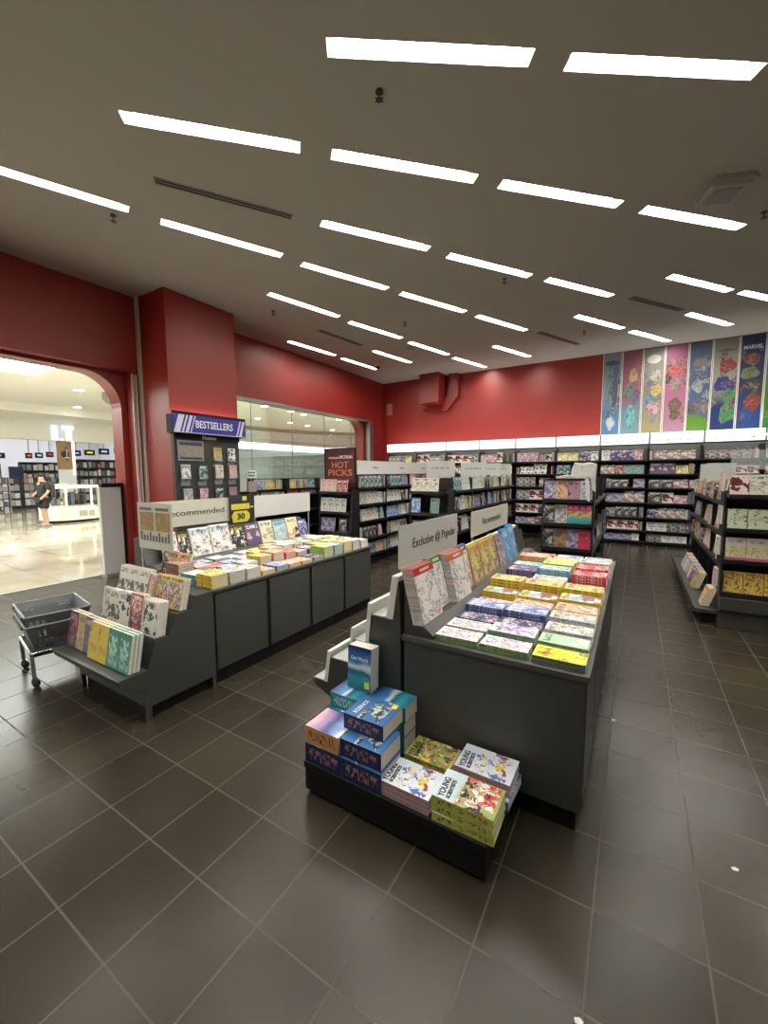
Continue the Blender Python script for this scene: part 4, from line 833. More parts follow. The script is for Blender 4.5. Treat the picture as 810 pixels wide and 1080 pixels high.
LT = [  # rows from near: designs per column, counts
 [('yellowart', 6, .017), ('tealstack', 4, .02), ('browncomic', 9, .016), ('browncomic', 9, .015)],
 [('mangagrey', 6, .016), ('limegreen', 3, .018), ('pinkpaper', 5, .017), ('browncomic', 6, .015)],
 [('whitedoodle', 5, .018), ('skyblue', 4, .016), ('redart', 3, .018), ('softblue', 4, .016)],
 [('orangeart', 2, .018), ('whitedoodle', 4, .02), ('bluewhite', 3, .018), ('mangawhite', 4, .018)],
 [('bluewhite', 3, .016), ('yellowart', 5, .022), ('whitedoodle', 4, .017), ('skyblue', 3, .018)],
 [('coral', 2, .018), ('coral', 6, .02), ('limegreen', 5, .019), ('whitedoodle', 4, .018)],
 [('orangeart', 2, .016), ('redart', 5, .019), ('coral', 6, .019), ('limegreen', 4, .018)],
 [('navyart', 2, .018), ('pinkpaper', 4, .018), ('whitedoodle', 6, .02), ('limegreen', 5, .019)],
 [('limegreen', 6, .019), ('bluewhite', 4, .02), ('trianglebook', 6, .018), ('whitedoodle', 6, .018)],
 [('skyblue', 6, .018), ('yellowart', 5, .02), ('mangamint', 6, .018), ('coral', 5, .018)],
 [('yellowart', 6, .019), ('limegreen', 6, .018), ('whitedoodle', 6, .02), ('trianglebook', 5, .019)],
 [('whitedoodle', 6, .018), ('trianglebook', 6, .018), ('mangamint', 6, .019), ('whitedoodle', 6, .018)],
 [('whitedoodle', 5, .018), ('whitedoodle', 5, .018), ('limegreen', 5, .019), ('mangagrey', 4, .018)],
]
for ri, row in enumerate(LT):
    y0 = 1.945+ri*.168
    for ci, (key, n, t) in enumerate(row):
        x0, x1 = cxl[ci]; z = TOP+.0008; h = x1-x0
        if ri == 0 and ci > 2: continue
        hide = 1 if ci == 0 else max(1, n-3)     # lowest copies of rear stacks are hidden by the stacks before them
        rt = random.uniform(-3, 3)
        for q in range(n):
            fromtop = n-q
            lab = '%s, %s %s-row %s stack on the left table' % (DS[key][1], 'on top of' if fromtop == 1 else ORD[fromtop]+' from top of', ORD[ri+1], CL[ci])
            put(key, .146+random.uniform(-.006, .006), h-.008, t-.0006, lie_c((x0+x1)/2, y0+.078, z, h-.008, rt*.3+random.uniform(-1, 1)), lab, 'comics stacked on the left table', 'comic_book', 'comic book', fromtop == 1 and ri < 3)
            z += t
# leaning packs at the near end, brown stack
for i, (key, x, ln) in enumerate([('greyblack', -3.42, 20), ('orangeart', -3.34, 18), ('redfoil', -3.22, 30)]):
    put(key, .12, .22, .02, stand((x, 1.99+.0*i, TOP+.008 if i < 2 else TOP+.012), (.25, -.968), ln), ['dark leaning pack nearest the red wall at the near table end', 'tan leaning pack behind the shiny red pack on the left table', 'shiny red and yellow pack leaning at the near left table corner'][i], 'wrapped packs leaning at the left table end', 'wrapped_pack', 'pack', True)
# standing on the rest of the left table
y = 2.13
for i, (key, w, h, n) in enumerate([('kidsdoodle', .16, .27, 2), ('blacklist', .12, .26, 1), ('kidsdoodle', .22, .28, 3), ('kidsdoodle', .24, .29, 3), ('blacklist', .20, .25, 1), ('crabbook', .21, .25, 2), ('animalpaint', .2, .26, 2), ('skyhare', .22, .24, 2), ('womanart', .2, .26, 2), ('bluedark', .16, .22, 2)]):
    for q in range(n):
        lab = '%s, %s from the left on the left table rest' % (DS[key][1], ORD[i+1])
        if q < n-1: lab = 'copy %s behind the %s, %s place on the left table rest' % (ORD[n-1-q], DS[key][1], ORD[i+1])
        put(key, w-.006, h, .009, stand((-3.69+.0095*q, y+w/2, TOP+.072), (1, 0), 15), lab, 'books upright on the left table rest', 'book', 'book', q == n-1)
    y += w+.004

# ================================================================== gondola shelving
def end_shelf(name, label, x0, x1, y0, h, tiers, depth=.3, group=None):
    """shelving that faces the camera side (-Y) at the end of a gondola"""
    o = thing(name, label, 'shelving', ((x0+x1)/2, y0, 0), group); hx = (x1-x0)/2
    b = MB(); b.box(-hx+.02, depth-.02, .1, hx-.02, depth, h); b.build('back_panel', SHLF, o)
    for s in (-1, 1):
        b = MB(); b.prism([(.0, .0), (depth, 0), (depth, h), (.10, h), (.05, h*.6), (.0, .3)], 0, s*hx-(.02 if s > 0 else 0), s*hx+(.02 if s < 0 else 0)); b.build('side_panel', SHLF, o)
    for z in tiers:
        b = MB(); b.box(-hx+.021, .01, z-.02, hx-.021, depth-.021, z); b.box(-hx+.021, .0, z-.03, hx-.021, .0095, z+.012); b.build('shelf', SHLF, o)
    b = MB(); b.box(-hx+.02, .03, 0, hx-.02, depth-.03, .1); b.build('plinth', BLK, o)
    return o
def side_bay(label, xf, face, y0, y1, h, tiers, depth=.32, group=None):
    o = thing('bookshelf_bay', label, 'shelving', (xf, (y0+y1)/2, 0), group); hy = (y1-y0)/2; s = face
    def bx(bm, a, b_, c, d, e, f_): bm.box(min(s*a, s*b_), c, e, max(s*a, s*b_), d, f_)
    b = MB(); bx(b, -depth, -depth+.02, -hy+.015, hy-.015, .1, h); b.build('back_panel', SHLF, o)
    for q in (-1, 1):
        b = MB(); bx(b, -depth, -.04, q*hy-(.015 if q > 0 else 0), q*hy+(.015 if q < 0 else 0), 0, h); b.build('upright', SHLF, o)
    for z in tiers:
        b = MB(); bx(b, -depth+.02, -.01, -hy+.016, hy-.016, z-.02, z); bx(b, -.01, 0, -hy+.016, hy-.016, z-.03, z+.012); b.build('shelf', SHLF, o)
    b = MB(); bx(b, -depth+.02, -.05, -hy+.016, hy-.016, 0, .1); b.build('plinth', BLK, o)
    return o
def fill(a0, a1, z, mk, pal, wr, hr, label, name='book', cat='book', grp=None, spines=.25, depth=3, gap=.3, tdeep=1):
    """fill one shelf from a0 to a1 with face-out runs and short runs of spines; mk(a, z, spine) gives the matrix"""
    a = a0+.01; i = 0
    while a < a1-.06:
        key = random.choice(pal); w = random.uniform(*wr); h = random.uniform(*hr)
        if random.random() < spines:
            for _ in range(random.randint(2, 4)):
                t = random.uniform(.016, .03)
                if a+t > a1-.01: break
                i += 1; k2 = random.choice(pal)
                put(k2, .13, h*random.uniform(.93, 1), t, mk(a+t/2, z, True, .13, t), '%s, spine out, %s' % (DS[k2][1], label % ORD[min(i, 20)]), grp, name, cat)
                a += t+.001
        else:
            for _ in range(random.choice([1, 2, 2, 3])):
                if a+w > a1-.005: break
                i += 1
                for q in range(tdeep):
                    put(key, w-.004, h, .018, mk(a+w/2, z, False, w, .018+.019*(tdeep-1-q)), '%s, %s' % (DS[key][1], label % ORD[min(i, 20)]) if q == tdeep-1 else '%s behind its front copy, %s' % (DS[key][1], label % ORD[min(i, 20)]), grp, name, cat)
                a += w
            a += .004
        if gap and random.random() < .14: a += .09
def mk_my(yf):        # front looks to -Y
    def fn(a, z, sp, w, t):
        if sp: return Matrix.Translation((a, yf+.02+w/2, z+.001)) @ Matrix(((0, 0, 1), (1, 0, 0), (0, 1, 0))).to_4x4() @ Matrix.Translation((0, 0, -t/2))
        return stand((a, yf+.045+t, z+.004), (0, -1), 9)
    return fn
def mk_px(xf, s):     # front looks to +X (s=1) or -X (s=-1)
    def fn(a, z, sp, w, t):
        if sp:
            # spine (local -x) to the aisle, height up
            X = Vector((-s, 0, 0)); Y = Vector((0, 0, 1)); Z = X.cross(Y); M = Matrix((X, Y, Z)).transposed().to_4x4()
            M.translation = Vector((xf-s*(.02+w/2), a, z+.001))-Z*(t/2); return M
        return stand((xf-s*(.045+t), a, z+.004), (s, 0), 9)
    return fn
DARK = ['greyblack', 'crimson', 'tealblack', 'palegrey', 'darkpink', 'violetcity', 'whiteplain', 'pinkpaper', 'greyblack']
PALE = ['whiteplain', 'creampaper', 'palegrey', 'greyblack', 'whiteplain']
MIX = ['whiteplain', 'greyblack', 'creampaper', 'softblue', 'pinkpaper', 'tealblack', 'palegrey', 'crimson', 'tan', 'skyblue']
# H1: hot picks gondola
HX0, HX1, HY = -4.72, -4.03, 5.5
end_shelf('end_shelving', 'black end shelving under the hot picks sign', HX0, HX1, HY, 1.36, [1.32, .98, .64, .3], .3)
fill(HX0+.02, HX1-.02, 1.322, mk_my(HY), DARK, (.11, .13), (.2, .22), '%s from left on top of hot picks end', spines=.4, gap=0, grp='books on the hot picks end')
fill(HX0+.02, HX1-.02, .982, mk_my(HY), ['whiteplain', 'whiteplain', 'greyblack'], (.13, .15), (.22, .24), '%s from left on second shelf, hot picks end', spines=0, gap=0, grp='books on the hot picks end')
fill(HX0+.02, HX1-.02, .642, mk_my(HY), ['greyblack', 'palegrey', 'violetcity'], (.13, .15), (.22, .24), '%s from left on third shelf, hot picks end', spines=.1, grp='books on the hot picks end')
T1 = [1.385, 1.09, .79, .475, .17]
pals = [DARK, PALE, ['palegrey', 'creampaper', 'softblue', 'tealblack', 'whiteplain'], ['pinkpaper', 'creampaper', 'greyblack', 'whiteplain'], MIX+['yellowart', 'redart']]
for k in range(5):
    y0 = HY+.31+k*.95
    side_bay('black bookshelf bay, %s along the aisle side of hot picks shelving' % ORD[k+1], HX1, 1, y0, y0+.945, 1.62, T1, group='bays of the hot picks shelving')
    if k > 3: continue
    for ti, z in enumerate(T1):
        fill(y0+.02, y0+.925, z+.002, mk_px(HX1, 1), pals[ti], (.12, .15), (.2, .235), '%%s along %s shelf, bay %s, hot picks side' % (ORD[ti+1], ['one', 'two', 'three', 'four'][k]), grp='books along the hot picks side')
b = MB(); b.box(-4.10, 5.82, 1.622, -4.085, 9.6, 1.86); o = b.build('header_sign', WHT); tag(o, 'long white header sign over the hot picks bookshelves', 'sign')
for y_ in (6.4, 7.4, 8.4):
    b = MB()
    for q, w_ in enumerate((.03, .045, .025, .04)): b.box(-4.085, y_-.1+.05*q, 1.725, -4.0838, y_-.1+.05*q+w_, 1.755)
    b.build('lettering', mat('blurred_print', (.25, .25, .24), .5), o)
# hot picks sign
o = thing('poster_sign', 'dark red sign reading POPULAR FICTION HOT PICKS', 'sign', (-4.39, 5.74, 1.36))
b = MB(); b.box(-.325, -.01, 0, .325, .01, .70); b.build('board', mat('sign_darkred', (.10, .012, .015), .4), o)
b = MB()
for s in (-1, 1): b.box(s*.325-.012, -.014, 0, s*.325+.012, .014, .70)
b.box(-.337, -.014, .69, .337, .014, .71); b.build('frame', BLK, o)
Mf = lambda x, z, y=-.0112: frame((x, y, z), (1, 0, 0), (0, 0, 1))
text('POPULAR', .045, TXTW, Mf(-.13, .545), o, width=.22, bold=.001); text('FICTION', .07, TXTW, Mf(.13, .555), o, width=.27, bold=.002)
NE = mat('neon_orange', (.62, .20, .08), .4)
text('HOT', .15, NE, Mf(0, .42), o, width=.36, bold=.003); text('PICKS', .15, NE, Mf(0, .285), o, width=.52, bold=.003)
# H2
X0, X1 = -2.93, -2.29
end_shelf('end_shelving', 'black end shelving of the middle gondola with cream books on top', X0, X1, 5.5, 1.40, [1.36, 1.04, .70, .36], .3)
fill(X0+.02, X1-.02, 1.362, mk_my(5.5), ['creampaper'], (.14, .15), (.2, .205), '%s from left, top of middle gondola end', spines=0, gap=0, grp='cream books on the middle gondola end')
fill(X0+.02, X0+.32, 1.042, mk_my(5.5), ['softblue'], (.145, .15), (.22, .225), '%s from left, second shelf of middle gondola end', spines=0, gap=0, grp='books on the middle gondola end')
fill(X0+.33, X1-.02, 1.042, mk_my(5.5), ['greenblue'], (.14, .145), (.22, .225), '%s landscape one, second shelf of middle gondola end', spines=0, gap=0, grp='books on the middle gondola end')
fill(X0+.02, X1-.02, .702, mk_my(5.5), ['palegrey', 'greyblack'], (.14, .15), (.22, .225), '%s from left, third shelf of middle gondola end', spines=.2, grp='books on the middle gondola end')
T2 = [1.36, 1.05, .72, .40]
for k in range(4):
    y0 = 5.81+k*.85
    side_bay('black bookshelf bay, %s along the aisle side of the middle gondola' % ORD[k+1], X1, 1, y0, y0+.845, 1.56, T2, group='bays of the middle gondola')
    for ti, z in enumerate(T2[:3]):
        fill(y0+.02, y0+.825, z+.002, mk_px(X1, 1), [MIX, ['tan', 'creampaper', 'greyblack', 'whiteplain', 'limegreen'], DARK][(ti+k) % 3] if ti else ['greyblack', 'whiteplain', 'mangamint', 'creampaper', 'limegreen', 'tealblack'], (.11, .14), (.2, .24), '%%s along %s shelf, bay %s, middle gondola side' % (ORD[ti+1], ['one', 'two', 'three', 'four'][k]), spines=.45, grp='books along the middle gondola side')
for k, (x, y_, s) in enumerate([(-2.62, 6.0, 'New Arrivals'), (-2.5, 7.2, 'Non-Fiction'), (-2.5, 8.1, 'Travel'), (-2.5, 8.9, 'Health')]):
    o = thing('header_sign', 'small frosted header sign, %s on the middle gondola' % ['nearest', 'second', 'third', 'farthest'][k], 'sign', (x, y_, 1.565), 'small header signs of the middle gondola')
    b = MB(); b.box(-.24, -.004, .0, .24, .004, .26); b.build('panel', ACR, o)
    b = MB()
    for q in range(6): b.box(-.15+.05*q, -.0052, .135, -.15+.05*q+.03+.012*(q % 2), -.0041, .165)
    b.build('lettering', mat('blurred_print', (.25, .25, .24), .5), o)
# H3
X0, X1 = -1.01, -.415
end_shelf('end_shelving', 'black end shelving with three rows of large novels, right of centre', X0, X1, 5.5, 1.56, [1.30, 1.0, .69, .36], .3)
def row(keys, x0, w, h, z, yf, lab, grp):
    for i, k in enumerate(keys): put(k, w-.004, h, .03, stand((x0+w*(i+.5), yf+.075, z+.004), (0, -1), 9), '%s, %s from left, %s' % (DS[k][1], ORD[i+1], lab), grp, 'book', 'book')
row(['violetcity', 'peachcity', 'rosetower', 'silvercity'], X0+.02, .139, .23, 1.302, 5.5, 'top row of the right-centre end shelving', 'novels on the right-centre end shelving')
row(['greyblack', 'palegrey', 'stripe', 'stripe'], X0+.02, .139, .23, 1.002, 5.5, 'second row of the right-centre end shelving', 'novels on the right-centre end shelving')
row(['greyblack', 'bronze', 'violetcity', 'redcover'], X0+.02, .139, .24, .692, 5.5, 'third row of the right-centre end shelving', 'novels on the right-centre end shelving')
for k in range(3):
    y0 = 5.81+k*.95
    side_bay('dark bookshelf bay, %s along the right-centre gondola side' % ORD[k+1], X1, 1, y0, y0+.945, 1.56, [1.25, .95, .62, .3], group='bays of the right-centre gondola')
    fill(y0+.02, y0+.925, .622, mk_px(X1, 1), MIX, (.12, .15), (.2, .24), '%%s along lower shelf, bay %s, right-centre gondola side' % ['one', 'two', 'three'][k], grp='books along the right-centre gondola side')
# white bag draped on H3
o = thing('plastic_bag', 'crumpled white bag lying on top of the right-centre shelving', 'bag', (-.43, 5.62, 1.565))
b = MB()
b.prism([(-.26, 0), (.02, 0), (.03, .17), (-.05, .20), (-.13, .185), (-.22, .2), (-.25, .1)], 1, -.05, .0)
b.prism([(-.42, .0), (-.2, .0), (-.2, .03), (-.3, .05), (-.42, .02)], 1, -.1, .02)
b.build('bag_body', mat('bag_white', (.62, .62, .58), .5, noise=.2, nscale=20, bump=.6), o, bevel=.01)
b = MB()
for x, z0 in ((-.06, -.28), (-.0, -.16)): b.prism([(x-.03, .03), (x+.02, .03), (x+.03, z0*.5), (x+.035, z0), (x, z0+.03), (x-.01, z0*.5)], 1, -.16, -.135)
b.box(-.1, -.16, .0, .03, -.04, .012); b.build('hanging_flap', mat('bag_white', (.6, .6, .56), .5), o)
# R gondola
X0, X1, Y0 = .81, 1.85, 5.46
end_shelf('end_shelving', 'dark end shelving of cookbooks at the right edge of the picture', X0, X1, Y0, 1.44, [1.40, 1.05, .72, .37], .3)
b = MB(); b.box(X0+.0, Y0-.012, .0, X1, Y0+.0, .2); b.box(X0+.0, Y0-.06, .20, X1, Y0-.012, .335); tag(b.build('base_panel', LAM, bevel=.004), 'grey kick panel below the cookbook shelving at right', 'panel')
gR = 'cookbooks on the right end shelving'
for key, z, w, h, lab, n in [('strawberry', 1.402, .155, .205, 'top', 1), ('leafgreen', 1.052, .16, .20, 'second', 6), ('saladplate', .722, .17, .23, 'third', 6), ('yellowpattern', .372, .165, .22, 'lowest', 6)]:
    for i in range(6):
        k2 = key if i < n else ('creampaper' if i == 1 else random.choice(['creampaper', 'whiteplain', 'pinkpaper']))
        for q in range(2): put(k2, w-.005, h, .02, stand((X0+.03+w*(i+.5), Y0+.085-.021*q, z+.004), (0, -1), 8), '%s%s, %s from left, %s row of cookbook shelving' % ('' if q else 'rear ', DS[k2][1], ORD[i+1], lab), gR, 'book', 'book', q == 1 and i < 2)
# copies turned sideways at the left end of each row
for z, k2, nm in [(1.402, 'pinkpaper', 'top'), (1.052, 'palegrey', 'second'), (.722, 'creampaper', 'third'), (.372, 'pinktoy', 'lowest')]:
    put(k2, .15, .2, .03, stand((X0+.001, Y0+.21, z+.03), (-1, 0), 2), '%s facing the aisle at the left end of the %s cookbook row' % (DS[k2][1], nm), gR, 'book', 'book')
T4 = [1.30, .95, .62]
for k in range(3):
    y0 = Y0+.31+k*.98
    side_bay('dark bookshelf bay facing the right aisle, %s from the cookbook end' % ORD[k+1], X0+.02, -1, y0, y0+.975, 1.5, T4, group='bays of the right gondola')
    for ti, z in enumerate(T4):
        fill(y0+.3*(k == 0)+.02, y0+.9, z+.002, mk_px(X0+.02, -1), ['greyblack', 'palegrey', 'pinkpaper', 'peachcity', 'tan', 'darktoy'], (.14, .17), (.2, .25), '%%s along %s shelf, bay %s, right aisle' % (ORD[ti+1], ['one', 'two', 'three'][k]), grp='books along the right aisle', gap=2)
b = MB(); b.prism([(.60, .12), (.83, .12), (.83, .16), (.62, .16), (.60, .19)], 1, Y0+.05, Y0+3.2); tag(b.build('book_tray', LAM), 'low sloping grey tray along the foot of the right aisle shelving', 'tray')
b = MB(); b.box(.68, Y0+.1, 0, .82, Y0+3.15, .12); tag(b.build('tray_plinth', BLK), 'black plinth under the low tray of the right aisle', 'plinth')
for i, (k2, y_, w) in enumerate([('orangeart', Y0+.25, .2), ('yellowpattern', Y0+1.05, .2), ('purpledark', Y0+1.3, .2), ('pinktoy', Y0+1.55, .2), ('palegrey', Y0+1.85, .2), ('whiteplain', Y0+2.1, .2), ('pinkpaper', Y0+2.4, .2)]):
    for q in range(3):
        put(k2, w, .22, .024, stand((.75-.025*q, y_, .162), (-1, 0), 18), '%s, %s stack from the cookbook end, %s from front in low tray' % (DS[k2][1], ORD[i+1], ORD[3-q]), 'books in the low tray of the right aisle', 'book', 'book')
for k, (x, y_) in enumerate([(1.0, 5.62), (1.32, 5.62), (.95, 6.9), (1.0, 8.0)]):
    o = thing('acrylic_header', ['clear sign holder on top of the cookbook shelving, left one', 'clear sign holder on top of the cookbook shelving, right one', 'clear sign holder farther back on the right gondola', 'clear sign holder at the back of the right gondola'][k], 'sign holder', (x, y_, 1.445 if k < 2 else 1.505), 'clear sign holders of the right gondola')
    b = MB(); b.box(-.15, -.003, .22 if k < 2 else .0, .15, .003, .42 if k < 2 else .25)
    if k < 2: b.box(-.01, -.002, 0, .01, .002, .22)
    b.build('panel', ACR if k > 1 else ACRC, o)

# ================================================================== back wall shelving
TB = [1.9, 1.59, 1.28, .95, .62, .33, .09]
HL = emis('header_light', (.93, .98, 1), HEAD_LAMP)
xs = [-6.46+.955*k for k in range(12)]
BIG = ['multitoy', 'darktoy', 'whiteplain', 'greyblack', 'pinktoy', 'greyblack', 'yellowtoy', 'multitoy', 'darktoy', 'crabbook', 'navyart', 'crimson', 'greenblue', 'violetcity', 'strawberry']
BTOP = ['multitoy', 'whitedoodle', 'yellowtoy', 'pinktoy', 'darktoy', 'whiteplain', 'purpledark', 'strawberry', 'navyart']
for k, x in enumerate(xs):
    x1 = x+.955; xm = (x+x1)/2
    WHERE = ['in the back left corner', 'second from the back left corner', 'third from the back left corner', 'fourth from the back left corner', 'fifth from the back left corner', 'just left of the banners', 'below the leftmost banners', 'below the middle banners', 'below the rightmost banners', 'right of the banners', 'second right of the banners', 'third right of the banners']
    o = thing('wall_bookshelf', 'black back wall bookshelf bay %s' % WHERE[k], 'shelving', (xm, 10.98, 0), 'back wall bookshelf bays')
    b = MB(); b.box(-.47, .27, .08, .47, .3, 2.5); b.build('back_panel', mat('shelf_back', (.045, .048, .042), .5), o)
    for s in (-1, 1):
        b = MB(); b.box(s*.477-.005, -.15, 0, s*.477+.005, .3, 2.2); b.build('upright', SHLF, o)
    for z in TB:
        b = MB(); b.box(-.471, -.21, z-.022, .471, .27, z); b.box(-.471, -.22, z-.026, .471, -.21, z+.006); b.build('shelf', SHLF, o)
    b = MB(); b.box(-.471, -.18, 0, .471, .25, .055); b.build('plinth', BLK, o)
    o = thing('light_header', 'glowing white light box header %s' % WHERE[k], 'light box', (xm, 10.78, 2.24), 'light box headers along the back wall')
    b = MB(); b.box(-.475, .01, 0, .475, .03, .25); b.box(-.475, .03, 0, .475, .12, .012); b.box(-.475, .012, -.02, .475, .03, 0); b.build('housing', SHLF, o)
    b = MB(); b.box(-.462, -.012, .012, .462, .01, .245); b.build('lit_panel', HL, o)
    b = MB(); b.box(-.46, .035, .10, .46, .115, .15); b.build('tube_lamp', emis('tube_lamp', (1, .95, .9), 13), o)
    b = MB()
    for q in range(16): 
        xx = -.42+q*.053
        if random.random() < .85: b.box(xx, -.0135, .06, xx+random.uniform(.015, .04), -.012, .085+random.random()*.02)
    b.build('lettering', mat('faint_grey', (.45, .5, .55), .5), o)
    for ti, z in enumerate(TB):
        if k < 4 and ti > 3: continue
        if 3 < k < 6 and ti > 5: continue
        pl = BTOP if ti == 0 else (BIG if k > 5 or ti > 2 else ['greyblack', 'darktoy', 'whiteplain', 'multitoy', 'strawberry', 'zebra', 'darktoy', 'tealblack'])
        if k == 5 and ti == 2: pl = ['coral', 'redart', 'softblue', 'pinktoy']
        fill(x+.02, x1-.02, z+.002, mk_my(10.77), pl, (.13, .26), (.17, .262) if z > .1 else (.14, .17), '%%s on %s shelf of wall bay %s' % (ORD[ti+1], WHERE[k].replace('from the back left corner', 'from corner')), spines=.15 if k < 5 else .12, grp='books on the back wall bay '+WHERE[k])

# banners above the shelving
BN = [(-.775, -.385, [(.45, .55, .62), (.10, .30, .42), (.16, .2, .42), (.12, .10, .13), (.55, .68, .8), (.2, .4, .62)], (.42, .52, .58), (.15, .4, .75), 'grey blue'),
 (-.375, .03, [(.55, .12, .25), (.25, .45, .4), (.62, .45, .2), (.35, .10, .06), (.35, .5, .7), (.65, .5, .45)], (.50, .14, .25), (.3, .55, .62), 'rose pink'),
 (.04, .44, [(.38, .45, .36), (.75, .65, .45), (.65, .35, .2), (.3, .45, .6), (.65, .4, .5), (.7, .6, .2)], (.42, .5, .46), (.6, .52, .26), 'sage green'),
 (.45, .87, [(.78, .35, .52), (.62, .16, .18), (.35, .28, .22), (.72, .45, .5), (.2, .1, .1)], (.70, .22, .42), (.75, .38, .55), 'bright pink'),
 (.88, 1.28, [(.15, .28, .5), (.4, .55, .7), (.28, .25, .25), (.08, .14, .3), (.6, .6, .6)], (.10, .20, .38), (.20, .48, .06), 'blue and green'),
 (1.29, 1.715, [(.42, .05, .04), (.08, .08, .35), (.14, .34, .12), (.55, .5, .45), (.5, .52, .5)], (.45, .45, .40), (.03, .06, .25), 'red, navy and green'),
 (1.725, 2.13, [(.35, .05, .04), (.06, .10, .28), (.2, .28, .1), (.08, .22, .4), (.25, .08, .05), (.04, .04, .06)], (.015, .03, .15), (.03, .10, .38), 'dark navy'),
 (2.14, 2.56, [(.12, .42, .08), (.3, .5, .1), (.1, .3, .08)], (.12, .38, .07), (.04, .30, .05), 'plain green')]
for i, (x0, x1, pal, top, bot, nm) in enumerate(BN):
    dk = lambda c_: tuple(v*.45 for v in c_)
    pal = [dk(c_) for c_ in pal]; top = dk(top); bot = dk(bot)
    mt = cover('banner_%d' % i, top, pal, art=(.10, .85), k=7, thr=.5, band=None, botband=(.12, bot), fine=.5, vr=[(0, bot), (.14 if i == 4 else .25, bot), (.2 if i == 4 else .5, tuple(a*1.3 for a in top)), (1, top)])
    o = thing('wall_banner', 'tall %s picture banner on the back wall, %s from the left' % (nm, ORD[i+1]), 'banner', ((x0+x1)/2, BY, 2.5), 'tall picture banners on the back wall')
    w = (x1-x0)/2; b = MB(); b.box(-w, -.010, 0, w, -.002, 1.9); b.build('white_border', WHT, o)
    b = MB(); y_ = -.0115; b.face([(-w+.014, y_, .0), (w-.014, y_, .0), (w-.014, y_, 1.9), (-w+.014, y_, 1.9)], 0, [(0, 0), (.55, 0), (.55, 1), (0, 1)]); b.build('printed_sheet', mt, o)
    rs = random.Random(40+i)
    shp = {0: [(-.06, 1.05, .07, .36, (.16, .33, .40)), (.07, 1.0, .06, .34, (.10, .07, .12)), (0, .30, .09, .16, (.62, .66, .72))],
           1: [(.02, 1.35, .08, .16, (.60, .40, .18)), (-.06, 1.02, .08, .18, (.12, .32, .24)), (.08, .85, .07, .16, (.12, .16, .34)), (0, .42, .10, .26, (.18, .52, .60))],
           2: [(.05, 1.3, .1, .13, (.62, .56, .42)), (-.06, 1.1, .08, .12, (.30, .22, .40)), (.06, .98, .11, .14, (.72, .52, .16)), (-.06, .78, .1, .12, (.14, .36, .56)), (.02, .58, .13, .14, (.66, .42, .46))],
           3: [(0, 1.38, .15, .12, (.62, .14, .14)), (0, 1.05, .10, .15, (.42, .33, .28)), (0, .60, .12, .16, (.20, .12, .08)), (0, .40, .08, .12, (.16, .09, .06))],
           4: [(0, 1.48, .13, .10, (.26, .22, .22)), (0, 1.20, .17, .09, (.06, .12, .30)), (-.02, .98, .10, .14, (.42, .44, .44)), (0, .55, .10, .14, (.20, .16, .20)), (-.12, .48, .06, .1, (.14, .08, .06)), (.12, .5, .06, .1, (.3, .24, .22))],
           5: [(.03, 1.34, .14, .15, (.30, .04, .03)), (-.03, .98, .14, .16, (.03, .03, .22)), (.07, .72, .11, .14, (.08, .28, .10)), (.06, .36, .12, .2, (.07, .24, .09)), (0, 1.66, .14, .03, (.10, .14, .07))],
           6: [(0, 1.42, .13, .12, (.24, .05, .03)), (-.03, 1.15, .15, .12, (.16, .22, .08)), (.03, .90, .14, .14, (.04, .04, .05)), (.04, .55, .12, .17, (.30, .05, .03)), (-.05, .3, .12, .12, (.03, .07, .26))]}.get(i, [])
    for q, (cx_, cz_, ra, rb, cc) in enumerate(shp):
        b = MB(); n = 18; ph = rs.random()*6; y_ = -.0118-.0002*q
        b.face([(cx_+ra*math.cos(2*math.pi*v/n)*(1+.16*math.sin(3*2*math.pi*v/n+ph)), y_, cz_+rb*math.sin(2*math.pi*v/n)*(1+.16*math.cos(4*2*math.pi*v/n+ph))) for v in range(n)], 0, [(.5+.5*math.cos(2*math.pi*v/n), .5+.5*math.sin(2*math.pi*v/n)) for v in range(n)])
        b.build('printed_patch', cover('patch_%d_%d' % (i, q), tuple(c_*.8 for c_ in cc), [tuple(min(1, c_*1.0+.02) for c_ in cc), tuple(c_*.25 for c_ in cc), tuple(c_*.65 for c_ in cc), (.22, .18, .15)], art=(0, 1), k=4.5, thr=.46, band=None), o)
    if i == 6: text('MARVEL', .10, mat('logo_pale', (.5, .5, .55), .5), frame((0, -.0125, 1.66), (1, 0, 0), (0, 0, 1)), o, 'logo_lettering', width=.31, bold=.004)
    if i == 0:
        b = MB(); n = 20; b.prism([(.15*math.cos(2*math.pi*q/n), 1.68+.06*math.sin(2*math.pi*q/n)) for q in range(n)], 1, -.0135, -.0115); b.build('oval_badge', mat('badge_navy', (.03, .07, .18), .5), o)
    if i == 2:
        b = MB(); n = 20; b.prism([(.13*math.cos(2*math.pi*q/n), 1.66+.10*math.sin(2*math.pi*q/n)) for q in range(n)], 1, -.0135, -.0115); b.build('oval_badge', mat('badge_pale', (.6, .58, .55), .5), o)

